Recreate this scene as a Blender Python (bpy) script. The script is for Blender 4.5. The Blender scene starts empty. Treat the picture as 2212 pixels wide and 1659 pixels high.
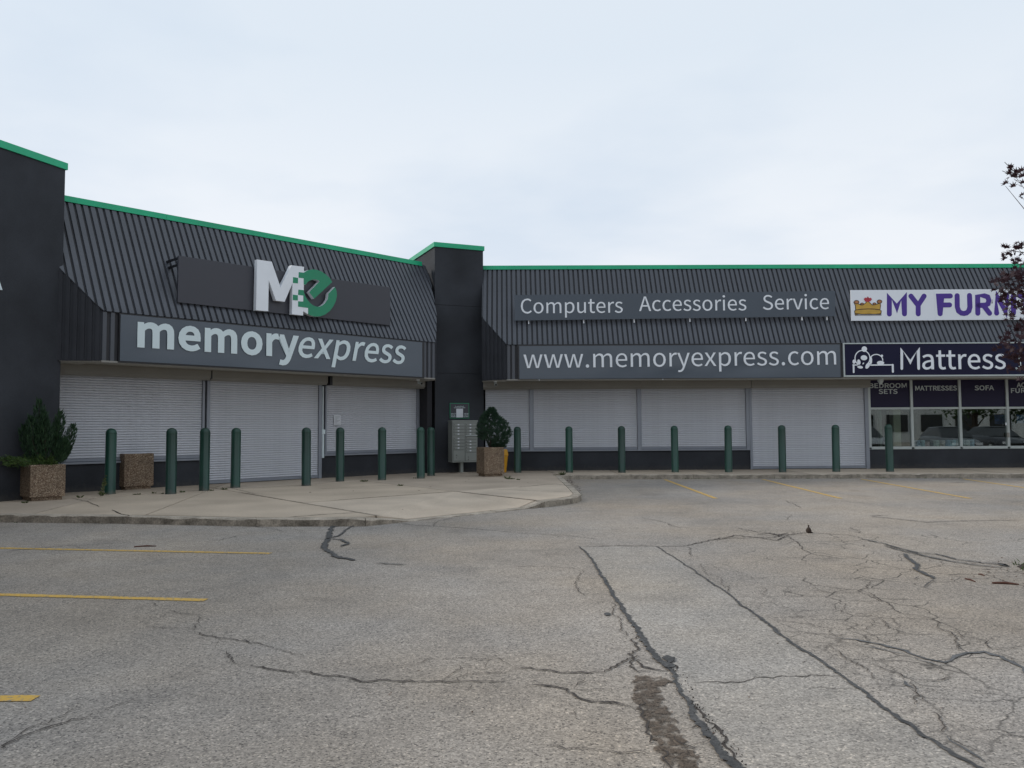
import bpy, bmesh, math, random
from math import sin, cos, tan, pi, radians, atan2, sqrt, hypot
from mathutils import Vector, Matrix, noise as mnoise

random.seed(7)
SC = bpy.context.scene
COL = SC.collection

# ------------------------------------------------------------------ camera
F_PX, PITCH, ROLL = 1759.0, 0.0541, -0.0058      # focal length for a 2212 px wide photograph
CXP, CYP, CAMZ, SW = 1106.0, 829.5, 1.55, 0.13   # SW = top of the pavement
cd = bpy.data.cameras.new('camera')
cam = bpy.data.objects.new('camera', cd); COL.objects.link(cam)
cd.sensor_width = 36.0; cd.lens = F_PX / 2212.0 * 36.0
cd.clip_start = 0.05; cd.clip_end = 2000
cam.matrix_world = (Matrix.Translation((0, 0, CAMZ)) @ Matrix.Rotation(pi/2 + PITCH, 4, 'X') @ Matrix.Rotation(ROLL, 4, 'Z'))
SC.camera = cam

# ------------------------------------------------------------------ light
SUN_EL, SUN_AZ = radians(33), radians(-68)       # azimuth from +Y towards +X: low left, a little behind the shops
world = bpy.data.worlds.new('World'); SC.world = world; world.use_nodes = True
nt = world.node_tree; nt.nodes.clear()
N = nt.nodes.new; L = nt.links.new
sky = N('ShaderNodeTexSky'); sky.sky_type = 'NISHITA'; sky.sun_disc = False
sky.sun_elevation = SUN_EL; sky.sun_rotation = SUN_AZ; sky.air_density = 1.0; sky.dust_density = 2.0
bg1 = N('ShaderNodeBackground'); bg1.inputs[1].default_value = 0.05
L(sky.outputs[0], bg1.inputs[0])
tc = N('ShaderNodeTexCoord'); sep = N('ShaderNodeSeparateXYZ'); L(tc.outputs['Generated'], sep.inputs[0])
ramp = N('ShaderNodeValToRGB'); cr = ramp.color_ramp
cr.elements[0].position = 0.0; cr.elements[0].color = (0.72, 0.775, 0.84, 1)
cr.elements[1].position = 1.0; cr.elements[1].color = (0.66, 0.72, 0.79, 1)
e = cr.elements.new(0.18); e.color = (0.775, 0.81, 0.86, 1)
e = cr.elements.new(0.42); e.color = (0.645, 0.72, 0.805, 1)
L(sep.outputs[2], ramp.inputs[0])
# soft layered cloud: a flat sheet of cloud seen in perspective (direction divided by height)
mx = N('ShaderNodeMath'); mx.operation = 'ADD'; mx.inputs[1].default_value = 0.12; L(sep.outputs[2], mx.inputs[0])
dv = N('ShaderNodeVectorMath'); dv.operation = 'DIVIDE'
cmb = N('ShaderNodeCombineXYZ')
for k in range(3): L(mx.outputs[0], cmb.inputs[k])
L(tc.outputs['Generated'], dv.inputs[0]); L(cmb.outputs[0], dv.inputs[1])
nz = N('ShaderNodeTexNoise'); nz.inputs['Scale'].default_value = 0.9; nz.inputs['Detail'].default_value = 5; nz.inputs['Roughness'].default_value = 0.5
L(dv.outputs[0], nz.inputs['Vector'])
r2 = N('ShaderNodeValToRGB'); r2.color_ramp.elements[0].position = 0.36; r2.color_ramp.elements[0].color = (0.84, 0.885, 0.935, 1)
r2.color_ramp.elements[1].position = 0.60; r2.color_ramp.elements[1].color = (1.03, 1.02, 1.01, 1)
L(nz.outputs[0], r2.inputs[0])
ml = N('ShaderNodeMix'); ml.data_type = 'RGBA'; ml.blend_type = 'MULTIPLY'; ml.inputs[0].default_value = 1
L(ramp.outputs[0], ml.inputs[6]); L(r2.outputs[0], ml.inputs[7])
bg2 = N('ShaderNodeBackground'); bg2.inputs[1].default_value = 1.03
L(ml.outputs[2], bg2.inputs[0])
mxs = N('ShaderNodeMixShader'); mxs.inputs[0].default_value = 0.93
L(bg1.outputs[0], mxs.inputs[1]); L(bg2.outputs[0], mxs.inputs[2])
wo = N('ShaderNodeOutputWorld'); L(mxs.outputs[0], wo.inputs[0])
sd = bpy.data.lights.new('sun', 'SUN'); sd.energy = 1.5; sd.angle = radians(11); sd.color = (1.0, 0.93, 0.84)
sun = bpy.data.objects.new('sun', sd); COL.objects.link(sun)
dirv = Vector((sin(SUN_AZ)*cos(SUN_EL), cos(SUN_AZ)*cos(SUN_EL), sin(SUN_EL)))
sun.rotation_euler = dirv.to_track_quat('Z', 'Y').to_euler(); sun.location = (-20, 10, 30)
SC.view_settings.view_transform = 'Standard'; SC.view_settings.look = 'None'
SC.view_settings.exposure = 0.20; SC.view_settings.gamma = 1.0; SC.view_settings.use_curve_mapping = False

# ------------------------------------------------------------------ helpers
def ray(px, py):
    X2 = (px-CXP)/F_PX; Y2 = (py-CYP)/F_PX
    X = X2*cos(ROLL)+Y2*sin(ROLL); Y = -X2*sin(ROLL)+Y2*cos(ROLL)
    return X, cos(PITCH)+Y*sin(PITCH), sin(PITCH)-Y*cos(PITCH)
def G(px, py, z=0.0):
    x, y, w = ray(px, py); s = (z-CAMZ)/w
    return x*s, y*s
def crop(ox, oy, s):                 # zoomed photo crop -> 2212-wide photo coordinates
    return lambda x, y: ((ox+x/s)*0.576042, (oy+y/s)*0.576042)
class Frame:                          # a facade: u along it, off towards the car park, z up
    def __init__(s, a, d=0, at=None):
        s.e = (sin(a), cos(a)); s.n = (cos(a), -sin(a)); s.th = pi/2-a
        s.o = (-s.n[0]*d, -s.n[1]*d) if at is None else at
    def P(s, u, off, z): return (s.o[0]+s.e[0]*u+s.n[0]*off, s.o[1]+s.e[1]*u+s.n[1]*off, z)
    def W(s, off, px, py):
        x, y, w = ray(px, py)
        c = s.n[0]*s.o[0]+s.n[1]*s.o[1]+off
        t = c/(s.n[0]*x+s.n[1]*y)
        X, Y = x*t-s.o[0], y*t-s.o[1]
        return X*s.e[0]+Y*s.e[1], CAMZ+w*t
    def M(s, px, py):                 # on the sloping mansard plane
        lo, hi = -3.0, 4.0
        for _ in range(50):
            m = (lo+hi)/2
            u, z = s.W(m, px, py)
            zp = ZFT+(OV-m)/(OV-RS)*(ZR-ZFT)
            if z > zp: hi = m
            else: lo = m
        m = (lo+hi)/2; u, z = s.W(m, px, py); return u, m, z
OV, RS = 1.603, -0.068
ZFB, ZFT, ZR = 2.948+SW, 4.063+SW, 6.894+SW
R = Frame(1.56075, 27.208)
LF = Frame(0.76172, 20.422)
PA = (1.56075+0.76172)/2

def tag(o, label=None, cat=None, group=None, kind=None):
    if label: o['label'] = label
    if cat: o['category'] = cat
    if group: o['group'] = group
    if kind: o['kind'] = kind
    return o
def empty(name, loc, label=None, cat=None, group=None, rz=0):
    o = bpy.data.objects.new(name, None); COL.objects.link(o); o.location = loc; o.rotation_euler = (0, 0, rz)
    o.empty_display_size = 0.2
    return tag(o, label, cat, group)
def wloc(o):
    v = Vector((0, 0, 0))
    while o is not None: v += Vector(o.location); o = o.parent
    return v
def mesh(name, vs, fs, mats=None, idx=None, smooth=False):
    me = bpy.data.meshes.new(name); me.from_pydata([tuple(v) for v in vs], [], fs)
    for m in (mats if isinstance(mats, (list, tuple)) else [mats]):
        if m: me.materials.append(m)
    if idx: me.polygons.foreach_set('material_index', idx)
    if smooth: me.polygons.foreach_set('use_smooth', [True]*len(me.polygons))
    me.update(); return me
def link(name, me, parent=None, loc=(0, 0, 0), rz=0):
    o = bpy.data.objects.new(name, me); COL.objects.link(o); o.location = loc; o.rotation_euler = (0, 0, rz)
    if parent: o.parent = parent
    return o
class MB:
    """collects shapes given in world coordinates, then links them as one mesh object"""
    def __init__(s): s.v = []; s.f = []; s.i = []; s.ci = 0
    def add(s, vs, fs, mi=None):
        b = len(s.v); s.v += [tuple(v) for v in vs]; s.f += [tuple(b+k for k in f) for f in fs]
        s.i += [s.ci if mi is None else mi]*len(fs); return s
    def hexa(s, v8, mi=None):
        return s.add(v8, [(0, 3, 2, 1), (4, 5, 6, 7), (0, 1, 5, 4), (1, 2, 6, 5), (2, 3, 7, 6), (3, 0, 4, 7)], mi)
    def box(s, x0, x1, y0, y1, z0, z1, mi=None):
        return s.hexa([(x0, y0, z0), (x1, y0, z0), (x1, y1, z0), (x0, y1, z0), (x0, y0, z1), (x1, y0, z1), (x1, y1, z1), (x0, y1, z1)], mi)
    def fbox(s, F, u0, u1, o0, o1, z0, z1, mi=None):      # o0 back, o1 front
        P = F.P
        return s.hexa([P(u0, o1, z0), P(u1, o1, z0), P(u1, o0, z0), P(u0, o0, z0), P(u0, o1, z1), P(u1, o1, z1), P(u1, o0, z1), P(u0, o0, z1)], mi)
    def prism(s, pts, z0, z1, mi=None):                    # pts ccw seen from above; z1 may be a list
        n = len(pts); zt = z1 if isinstance(z1, (list, tuple)) else [z1]*n
        s.add([(p[0], p[1], z0) for p in pts]+[(p[0], p[1], zt[k]) for k, p in enumerate(pts)],
              [tuple(range(n-1, -1, -1)), tuple(range(n, 2*n))]+[(k, (k+1) % n, n+(k+1) % n, n+k) for k in range(n)], mi); return s
    def fpoly(s, F, pts, o0, o1, mi=None, mside=None):     # polygon in (u,z), ccw from the front
        n = len(pts)
        vs = [F.P(u, o1, z) for u, z in pts]+[F.P(u, o0, z) for u, z in pts]
        s.add(vs, [tuple(range(n))], mi); b = len(s.v)-2*n
        s.f.append(tuple(b+n+k for k in range(n-1, -1, -1))); s.i.append(mi or 0)
        for k in range(n):
            s.f.append((b+k, b+n+k, b+n+(k+1) % n, b+(k+1) % n)); s.i.append((mside if mside is not None else (mi or 0)))
        return s
    def tube(s, pts, rad, n=8, mi=None, cap=True):
        pts = [Vector(p) for p in pts]; rs = rad if isinstance(rad, (list, tuple)) else [rad]*len(pts)
        b = len(s.v); m = len(pts)
        for k, p in enumerate(pts):
            d = (pts[min(k+1, m-1)]-pts[max(k-1, 0)]).normalized()
            a = Vector((0, 0, 1)) if abs(d.z) < 0.9 else Vector((1, 0, 0))
            x = d.cross(a).normalized(); y = d.cross(x)
            for j in range(n):
                t = 2*pi*j/n; s.v.append(tuple(p+(x*cos(t)+y*sin(t))*rs[k]))
        fs = []
        for k in range(m-1):
            for j in range(n): fs.append((b+k*n+j, b+k*n+(j+1) % n, b+(k+1)*n+(j+1) % n, b+(k+1)*n+j))
        if cap: fs += [tuple(b+j for j in range(n-1, -1, -1)), tuple(b+(m-1)*n+j for j in range(n))]
        s.f += fs; s.i += [s.ci if mi is None else mi]*len(fs); return s
    def lathe(s, c, prof, n=16, mi=None, ax=1.0):          # prof: (r, z) from bottom to top
        b = len(s.v)
        for r, z in prof:
            for j in range(n): t = 2*pi*j/n; s.v.append((c[0]+r*cos(t)*ax, c[1]+r*sin(t), c[2]+z))
        fs = [(b+k*n+j, b+k*n+(j+1) % n, b+(k+1)*n+(j+1) % n, b+(k+1)*n+j) for k in range(len(prof)-1) for j in range(n)]
        fs += [tuple(b+j for j in range(n-1, -1, -1)), tuple(b+(len(prof)-1)*n+j for j in range(n))]
        s.f += fs; s.i += [s.ci if mi is None else mi]*len(fs); return s
    def build(s, name, mats, parent=None, smooth=False, bevel=0, segs=2, local=False, ang=40):
        off = Vector((0, 0, 0)) if (local or not parent) else wloc(parent)
        me = mesh(name, [(v[0]-off.x, v[1]-off.y, v[2]-off.z) for v in s.v], s.f, mats, s.i)
        if smooth:
            me.polygons.foreach_set('use_smooth', [True]*len(me.polygons))
            try: me.set_sharp_from_angle(angle=radians(ang))
            except Exception: pass
        o = link(name, me, parent)
        if bevel:
            b = o.modifiers.new('bevel', 'BEVEL'); b.width = bevel; b.segments = segs; b.limit_method = 'ANGLE'; b.angle_limit = radians(35)
        return o

# ------------------------------------------------------------------ materials
def new_mat(name):
    m = bpy.data.materials.new(name); m.use_nodes = True; t = m.node_tree
    return m, t, t.nodes['Principled BSDF']
def mat(name, col, rough=0.6, metal=0.0, var=0.12, scale=3.0, bump=0.0, bscale=60.0, spec=0.5, streak=None, var2=0.0, scale2=40.0, dark=None):
    """procedural surface: base colour modulated by two noises, vertical streaks of grime on demand, fine relief"""
    m, t, p = new_mat(name); n = t.nodes.new; l = t.links.new
    p.inputs['Roughness'].default_value = rough; p.inputs['Metallic'].default_value = metal
    p.inputs['Specular IOR Level'].default_value = spec
    tcd = n('ShaderNodeTexCoord'); a = n('ShaderNodeTexNoise'); a.inputs['Scale'].default_value = scale; a.inputs['Detail'].default_value = 6
    mp = n('ShaderNodeMapping'); l(tcd.outputs['Object'], mp.inputs[0])
    if streak: mp.inputs['Scale'].default_value = (1, 1, streak)
    l(mp.outputs[0], a.inputs['Vector'])
    mr = n('ShaderNodeMapRange'); mr.inputs[1].default_value = 0.3; mr.inputs[2].default_value = 0.7
    mr.inputs[3].default_value = 1-var; mr.inputs[4].default_value = 1+var; l(a.outputs[0], mr.inputs[0])
    last = mr.outputs[0]
    if var2:
        a2 = n('ShaderNodeTexNoise'); a2.inputs['Scale'].default_value = scale2; a2.inputs['Detail'].default_value = 3; l(tcd.outputs['Object'], a2.inputs['Vector'])
        m2 = n('ShaderNodeMapRange'); m2.inputs[1].default_value = 0.3; m2.inputs[2].default_value = 0.7
        m2.inputs[3].default_value = 1-var2; m2.inputs[4].default_value = 1+var2; l(a2.outputs[0], m2.inputs[0])
        mm = n('ShaderNodeMath'); mm.operation = 'MULTIPLY'; l(last, mm.inputs[0]); l(m2.outputs[0], mm.inputs[1]); last = mm.outputs[0]
    hs = n('ShaderNodeVectorMath'); hs.operation = 'SCALE'; hs.inputs[0].default_value = col; l(last, hs.inputs['Scale'])
    l(hs.outputs[0], p.inputs['Base Color'])
    r = n('ShaderNodeMapRange'); r.inputs[3].default_value = max(0, rough-0.08); r.inputs[4].default_value = min(1, rough+0.08); l(a.outputs[0], r.inputs[0]); l(r.outputs[0], p.inputs['Roughness'])
    if bump:
        bn = n('ShaderNodeTexNoise'); bn.inputs['Scale'].default_value = bscale; bn.inputs['Detail'].default_value = 4; l(tcd.outputs['Object'], bn.inputs['Vector'])
        b = n('ShaderNodeBump'); b.inputs['Strength'].default_value = 0.7; b.inputs['Distance'].default_value = bump; l(bn.outputs[0], b.inputs['Height']); l(b.outputs[0], p.inputs['Normal'])
    return m
M = {}
M['stucco'] = mat('charcoal stucco', (0.036, 0.039, 0.046), 0.82, var=0.30, scale=0.9, bump=0.004, bscale=90, spec=0.3, var2=0.12, scale2=60)
M['rib'] = mat('charcoal roof sheet', (0.070, 0.076, 0.090), 0.42, var=0.16, scale=1.6, spec=0.5, streak=0.15, var2=0.06, scale2=25)
M['ribback'] = mat('charcoal roof sheet groove', (0.036, 0.036, 0.040), 0.6, var=0.12, scale=2, spec=0.3)
M['green'] = mat('green coping metal', (0.006, 0.42, 0.20), 0.40, var=0.13, scale=1.2, spec=0.5)
M['slat'] = mat('grey shutter slat', (0.60, 0.615, 0.66), 0.42, metal=0.0, var=0.06, scale=1.3, spec=0.5, var2=0.03, scale2=18)
M['guide'] = mat('grey shutter guide', (0.26, 0.28, 0.32), 0.45, metal=0.2, var=0.07, scale=2)
M['headbox'] = mat('taupe shutter box', (0.25, 0.24, 0.215), 0.5, var=0.06, scale=1.5)
M['soffit'] = mat('pale soffit board', (0.42, 0.41, 0.37), 0.7, var=0.08, scale=1.5)
M['dark'] = mat('black sign frame', (0.012, 0.012, 0.015), 0.4, var=0.1, scale=3)
M['darkwall'] = mat('dark wall behind', (0.02, 0.02, 0.024), 0.8)
M['signgrey'] = mat('slate sign face', (0.066, 0.084, 0.108), 0.22, var=0.05, scale=0.7, spec=0.6)
M['signmatt'] = mat('slate aluminium face', (0.062, 0.079, 0.102), 0.38, var=0.05, scale=0.7, spec=0.5)
M['signdark'] = mat('charcoal backing board', (0.042, 0.043, 0.055), 0.42, var=0.06, scale=0.8)
M['letter'] = mat('pale grey lettering', (0.66, 0.76, 0.78), 0.4, var=0.03, scale=2)
M['white'] = mat('white acrylic', (0.80, 0.83, 0.87), 0.35, var=0.04, scale=2)
M['logogreen'] = mat('green acrylic', (0.003, 0.24, 0.115), 0.35, var=0.05, scale=2)
M['navy'] = mat('navy sign face', (0.009, 0.009, 0.034), 0.5, var=0.08, scale=1, spec=0.2)
M['navyfilm'] = mat('navy window film', (0.015, 0.011, 0.040), 0.45, var=0.08, scale=1, spec=0.25)
M['alum'] = mat('pale aluminium frame', (0.46, 0.50, 0.49), 0.4, metal=0.2, var=0.05, scale=2)
M['signwhite'] = mat('white sign sheet', (0.80, 0.83, 0.88), 0.3, var=0.03, scale=1)
M['purple'] = mat('purple lettering', (0.055, 0.012, 0.26), 0.35, var=0.05, scale=2)
M['gold'] = mat('gold print', (0.55, 0.33, 0.045), 0.4, var=0.15, scale=5)
M['brownline'] = mat('brown outline print', (0.03, 0.012, 0.008), 0.5)
M['red'] = mat('red print', (0.42, 0.02, 0.04), 0.4, var=0.2, scale=9)
M['orange'] = mat('tan print', (0.42, 0.17, 0.06), 0.4, var=0.1, scale=9)
M['bollard'] = mat('dark green bollard sleeve', (0.012, 0.050, 0.034), 0.40, var=0.22, scale=5, spec=0.5, streak=0.3)
def grime(m, h, col, amt=1.0, fade=0.0):
    """splashed dirt at the foot of a thing and a slightly different fade for every copy"""
    t = m.node_tree; p = t.nodes['Principled BSDF']; src = p.inputs['Base Color'].links[0].from_socket
    tcd = t.nodes.new('ShaderNodeTexCoord'); s = t.nodes.new('ShaderNodeSeparateXYZ'); t.links.new(tcd.outputs['Object'], s.inputs[0])
    nn_ = t.nodes.new('ShaderNodeTexNoise'); nn_.inputs['Scale'].default_value = 14; nn_.inputs['Detail'].default_value = 6; t.links.new(tcd.outputs['Object'], nn_.inputs['Vector'])
    a = t.nodes.new('ShaderNodeMath'); a.operation = 'MULTIPLY_ADD'; a.inputs[1].default_value = h*2.2; a.inputs[2].default_value = -h*1.1; t.links.new(nn_.outputs[0], a.inputs[0])
    b = t.nodes.new('ShaderNodeMath'); b.operation = 'ADD'; t.links.new(s.outputs[2], b.inputs[0]); t.links.new(a.outputs[0], b.inputs[1])
    r = t.nodes.new('ShaderNodeMapRange'); r.inputs[1].default_value = 0; r.inputs[2].default_value = h; r.inputs[3].default_value = amt; r.inputs[4].default_value = 0; t.links.new(b.outputs[0], r.inputs[0])
    x = t.nodes.new('ShaderNodeMix'); x.data_type = 'RGBA'; x.inputs[7].default_value = (*col, 1); t.links.new(r.outputs[0], x.inputs[0]); t.links.new(src, x.inputs[6]); out = x.outputs[2]
    if fade:
        oi = t.nodes.new('ShaderNodeObjectInfo'); q = t.nodes.new('ShaderNodeMapRange'); q.inputs[3].default_value = 1-fade; q.inputs[4].default_value = 1+fade; t.links.new(oi.outputs['Random'], q.inputs[0])
        v = t.nodes.new('ShaderNodeVectorMath'); v.operation = 'SCALE'; t.links.new(out, v.inputs[0]); t.links.new(q.outputs[0], v.inputs['Scale']); out = v.outputs[0]
    t.links.new(out, p.inputs['Base Color'])
grime(M['bollard'], 0.10, (0.10, 0.085, 0.065), 0.6, 0.28)
grime(M['stucco'], 0.16, (0.10, 0.09, 0.075), 0.35)
M['conc'] = mat('pavement concrete', (0.50, 0.41, 0.315), 0.85, var=0.14, scale=0.8, bump=0.002, bscale=150, spec=0.2, var2=0.07, scale2=30)
M['kerb'] = mat('worn kerb concrete', (0.40, 0.345, 0.28), 0.9, var=0.28, scale=4, bump=0.01, bscale=30, spec=0.2, var2=0.18, scale2=40)
M['conc2'] = mat('greyer pavement concrete', (0.45, 0.37, 0.29), 0.85, var=0.12, scale=0.9, bump=0.002, bscale=150, spec=0.2, var2=0.07, scale2=30)
M['conc3'] = mat('paler pavement concrete', (0.53, 0.44, 0.345), 0.85, var=0.12, scale=1.1, bump=0.002, bscale=150, spec=0.2, var2=0.07, scale2=30)
M['ribshade'] = mat('return sheet in painted shade', (0.036, 0.038, 0.045), 0.6, var=0.12, scale=2, spec=0.3)  # darker roof sheet; the shade on the splayed returns is in its colour
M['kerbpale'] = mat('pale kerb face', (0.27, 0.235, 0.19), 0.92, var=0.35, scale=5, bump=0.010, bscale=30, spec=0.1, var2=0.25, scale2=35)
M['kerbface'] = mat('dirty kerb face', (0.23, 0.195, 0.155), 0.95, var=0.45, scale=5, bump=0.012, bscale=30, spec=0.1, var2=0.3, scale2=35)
M['joint'] = mat('dark joint filler', (0.040, 0.032, 0.025), 0.95, var=0.3, scale=8)
M['box'] = mat('beige grey mailbox paint', (0.24, 0.255, 0.235), 0.45, var=0.06, scale=3)
M['boxdark'] = mat('mailbox gap', (0.05, 0.05, 0.05), 0.7)
M['yellow'] = mat('yellow plastic', (0.62, 0.30, 0.01), 0.4, var=0.06, scale=4)
M['paper'] = mat('white paper', (0.66, 0.68, 0.72), 0.7, var=0.05, scale=6)
M['ptext'] = mat('grey print', (0.22, 0.23, 0.25), 0.6)
M['lens'] = mat('black glass', (0.01, 0.01, 0.01), 0.15)
M['bark'] = mat('dark bark', (0.045, 0.03, 0.022), 0.9, var=0.3, scale=12, bump=0.01, bscale=40)
M['soil'] = mat('dark soil', (0.035, 0.024, 0.016), 0.95, var=0.3, scale=12, bump=0.02, bscale=40)
M['twig'] = mat('reddish dry twig', (0.09, 0.035, 0.022), 0.9, var=0.3, scale=30)

def leaf_mat(name, c1, c2, rough=0.6, trans=0.0, per='island'):
    m, t, p = new_mat(name); n = t.nodes.new; l = t.links.new
    g = n('ShaderNodeNewGeometry'); r = n('ShaderNodeValToRGB')
    r.color_ramp.elements[0].color = (*c1, 1); r.color_ramp.elements[1].color = (*c2, 1)
    l(g.outputs['Random Per Island'], r.inputs[0]); l(r.outputs[0], p.inputs['Base Color'])
    p.inputs['Roughness'].default_value = rough; p.inputs['Specular IOR Level'].default_value = 0.35
    if trans:
        tb = n('ShaderNodeBsdfTranslucent'); l(r.outputs[0], tb.inputs[0]); mxn = n('ShaderNodeMixShader'); mxn.inputs[0].default_value = trans
        l(p.outputs[0], mxn.inputs[1]); l(tb.outputs[0], mxn.inputs[2]); l(mxn.outputs[0], t.nodes['Material Output'].inputs[0])
    return m
M['needle'] = leaf_mat('dark conifer needles', (0.008, 0.026, 0.012), (0.034, 0.078, 0.030), 0.6)
M['pine'] = leaf_mat('pine needles', (0.008, 0.028, 0.016), (0.036, 0.080, 0.040), 0.6)
M['creeper'] = leaf_mat('yellow green juniper sprays', (0.020, 0.050, 0.012), (0.085, 0.14, 0.03), 0.6)
M['maple'] = leaf_mat('dark purple maple leaves', (0.014, 0.006, 0.010), (0.046, 0.014, 0.020), 0.55, 0.25)
M['treeleaf'] = leaf_mat('green tree leaves', (0.02, 0.045, 0.012), (0.06, 0.11, 0.03), 0.6, 0.2)
M['weed'] = leaf_mat('weed blades', (0.045, 0.07, 0.02), (0.12, 0.13, 0.055), 0.7)
M['dryleaf'] = leaf_mat('dry fallen leaf', (0.05, 0.025, 0.014), (0.13, 0.07, 0.04), 0.8)

# aggregate stone for the planters
def aggregate(name, c0, c1, c2, sc=55):
    m, t, p = new_mat(name); n = t.nodes.new; l = t.links.new
    tcd = n('ShaderNodeTexCoord'); v = n('ShaderNodeTexVoronoi'); v.inputs['Scale'].default_value = sc; l(tcd.outputs['Object'], v.inputs['Vector'])
    sp = n('ShaderNodeSeparateColor'); l(v.outputs['Color'], sp.inputs[0])
    r = n('ShaderNodeValToRGB'); r.color_ramp.elements[0].color = (*c0, 1); r.color_ramp.elements[1].color = (*c2, 1); r.color_ramp.elements[1].position = 0.97
    e1 = r.color_ramp.elements.new(0.55); e1.color = (*c1, 1)
    l(sp.outputs[0], r.inputs[0])
    ns = n('ShaderNodeTexNoise'); ns.inputs['Scale'].default_value = 2.5; l(tcd.outputs['Object'], ns.inputs['Vector'])
    mr = n('ShaderNodeMapRange'); mr.inputs[1].default_value = 0.3; mr.inputs[2].default_value = 0.7; mr.inputs[3].default_value = 0.75; mr.inputs[4].default_value = 1.15; l(ns.outputs[0], mr.inputs[0])
    sc_ = n('ShaderNodeVectorMath'); sc_.operation = 'SCALE'; l(r.outputs[0], sc_.inputs[0]); l(mr.outputs[0], sc_.inputs['Scale'])
    l(sc_.outputs[0], p.inputs['Base Color'])
    b = n('ShaderNodeBump'); b.inputs['Distance'].default_value = 0.006; b.inputs['Strength'].default_value = 0.8; b.invert = True
    l(v.outputs['Distance'], b.inputs['Height']); l(b.outputs[0], p.inputs['Normal']); p.inputs['Roughness'].default_value = 0.75
    return m
M['agg'] = aggregate('brown exposed aggregate', (0.075, 0.043, 0.026), (0.19, 0.125, 0.078), (0.38, 0.30, 0.21), 75)

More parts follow.
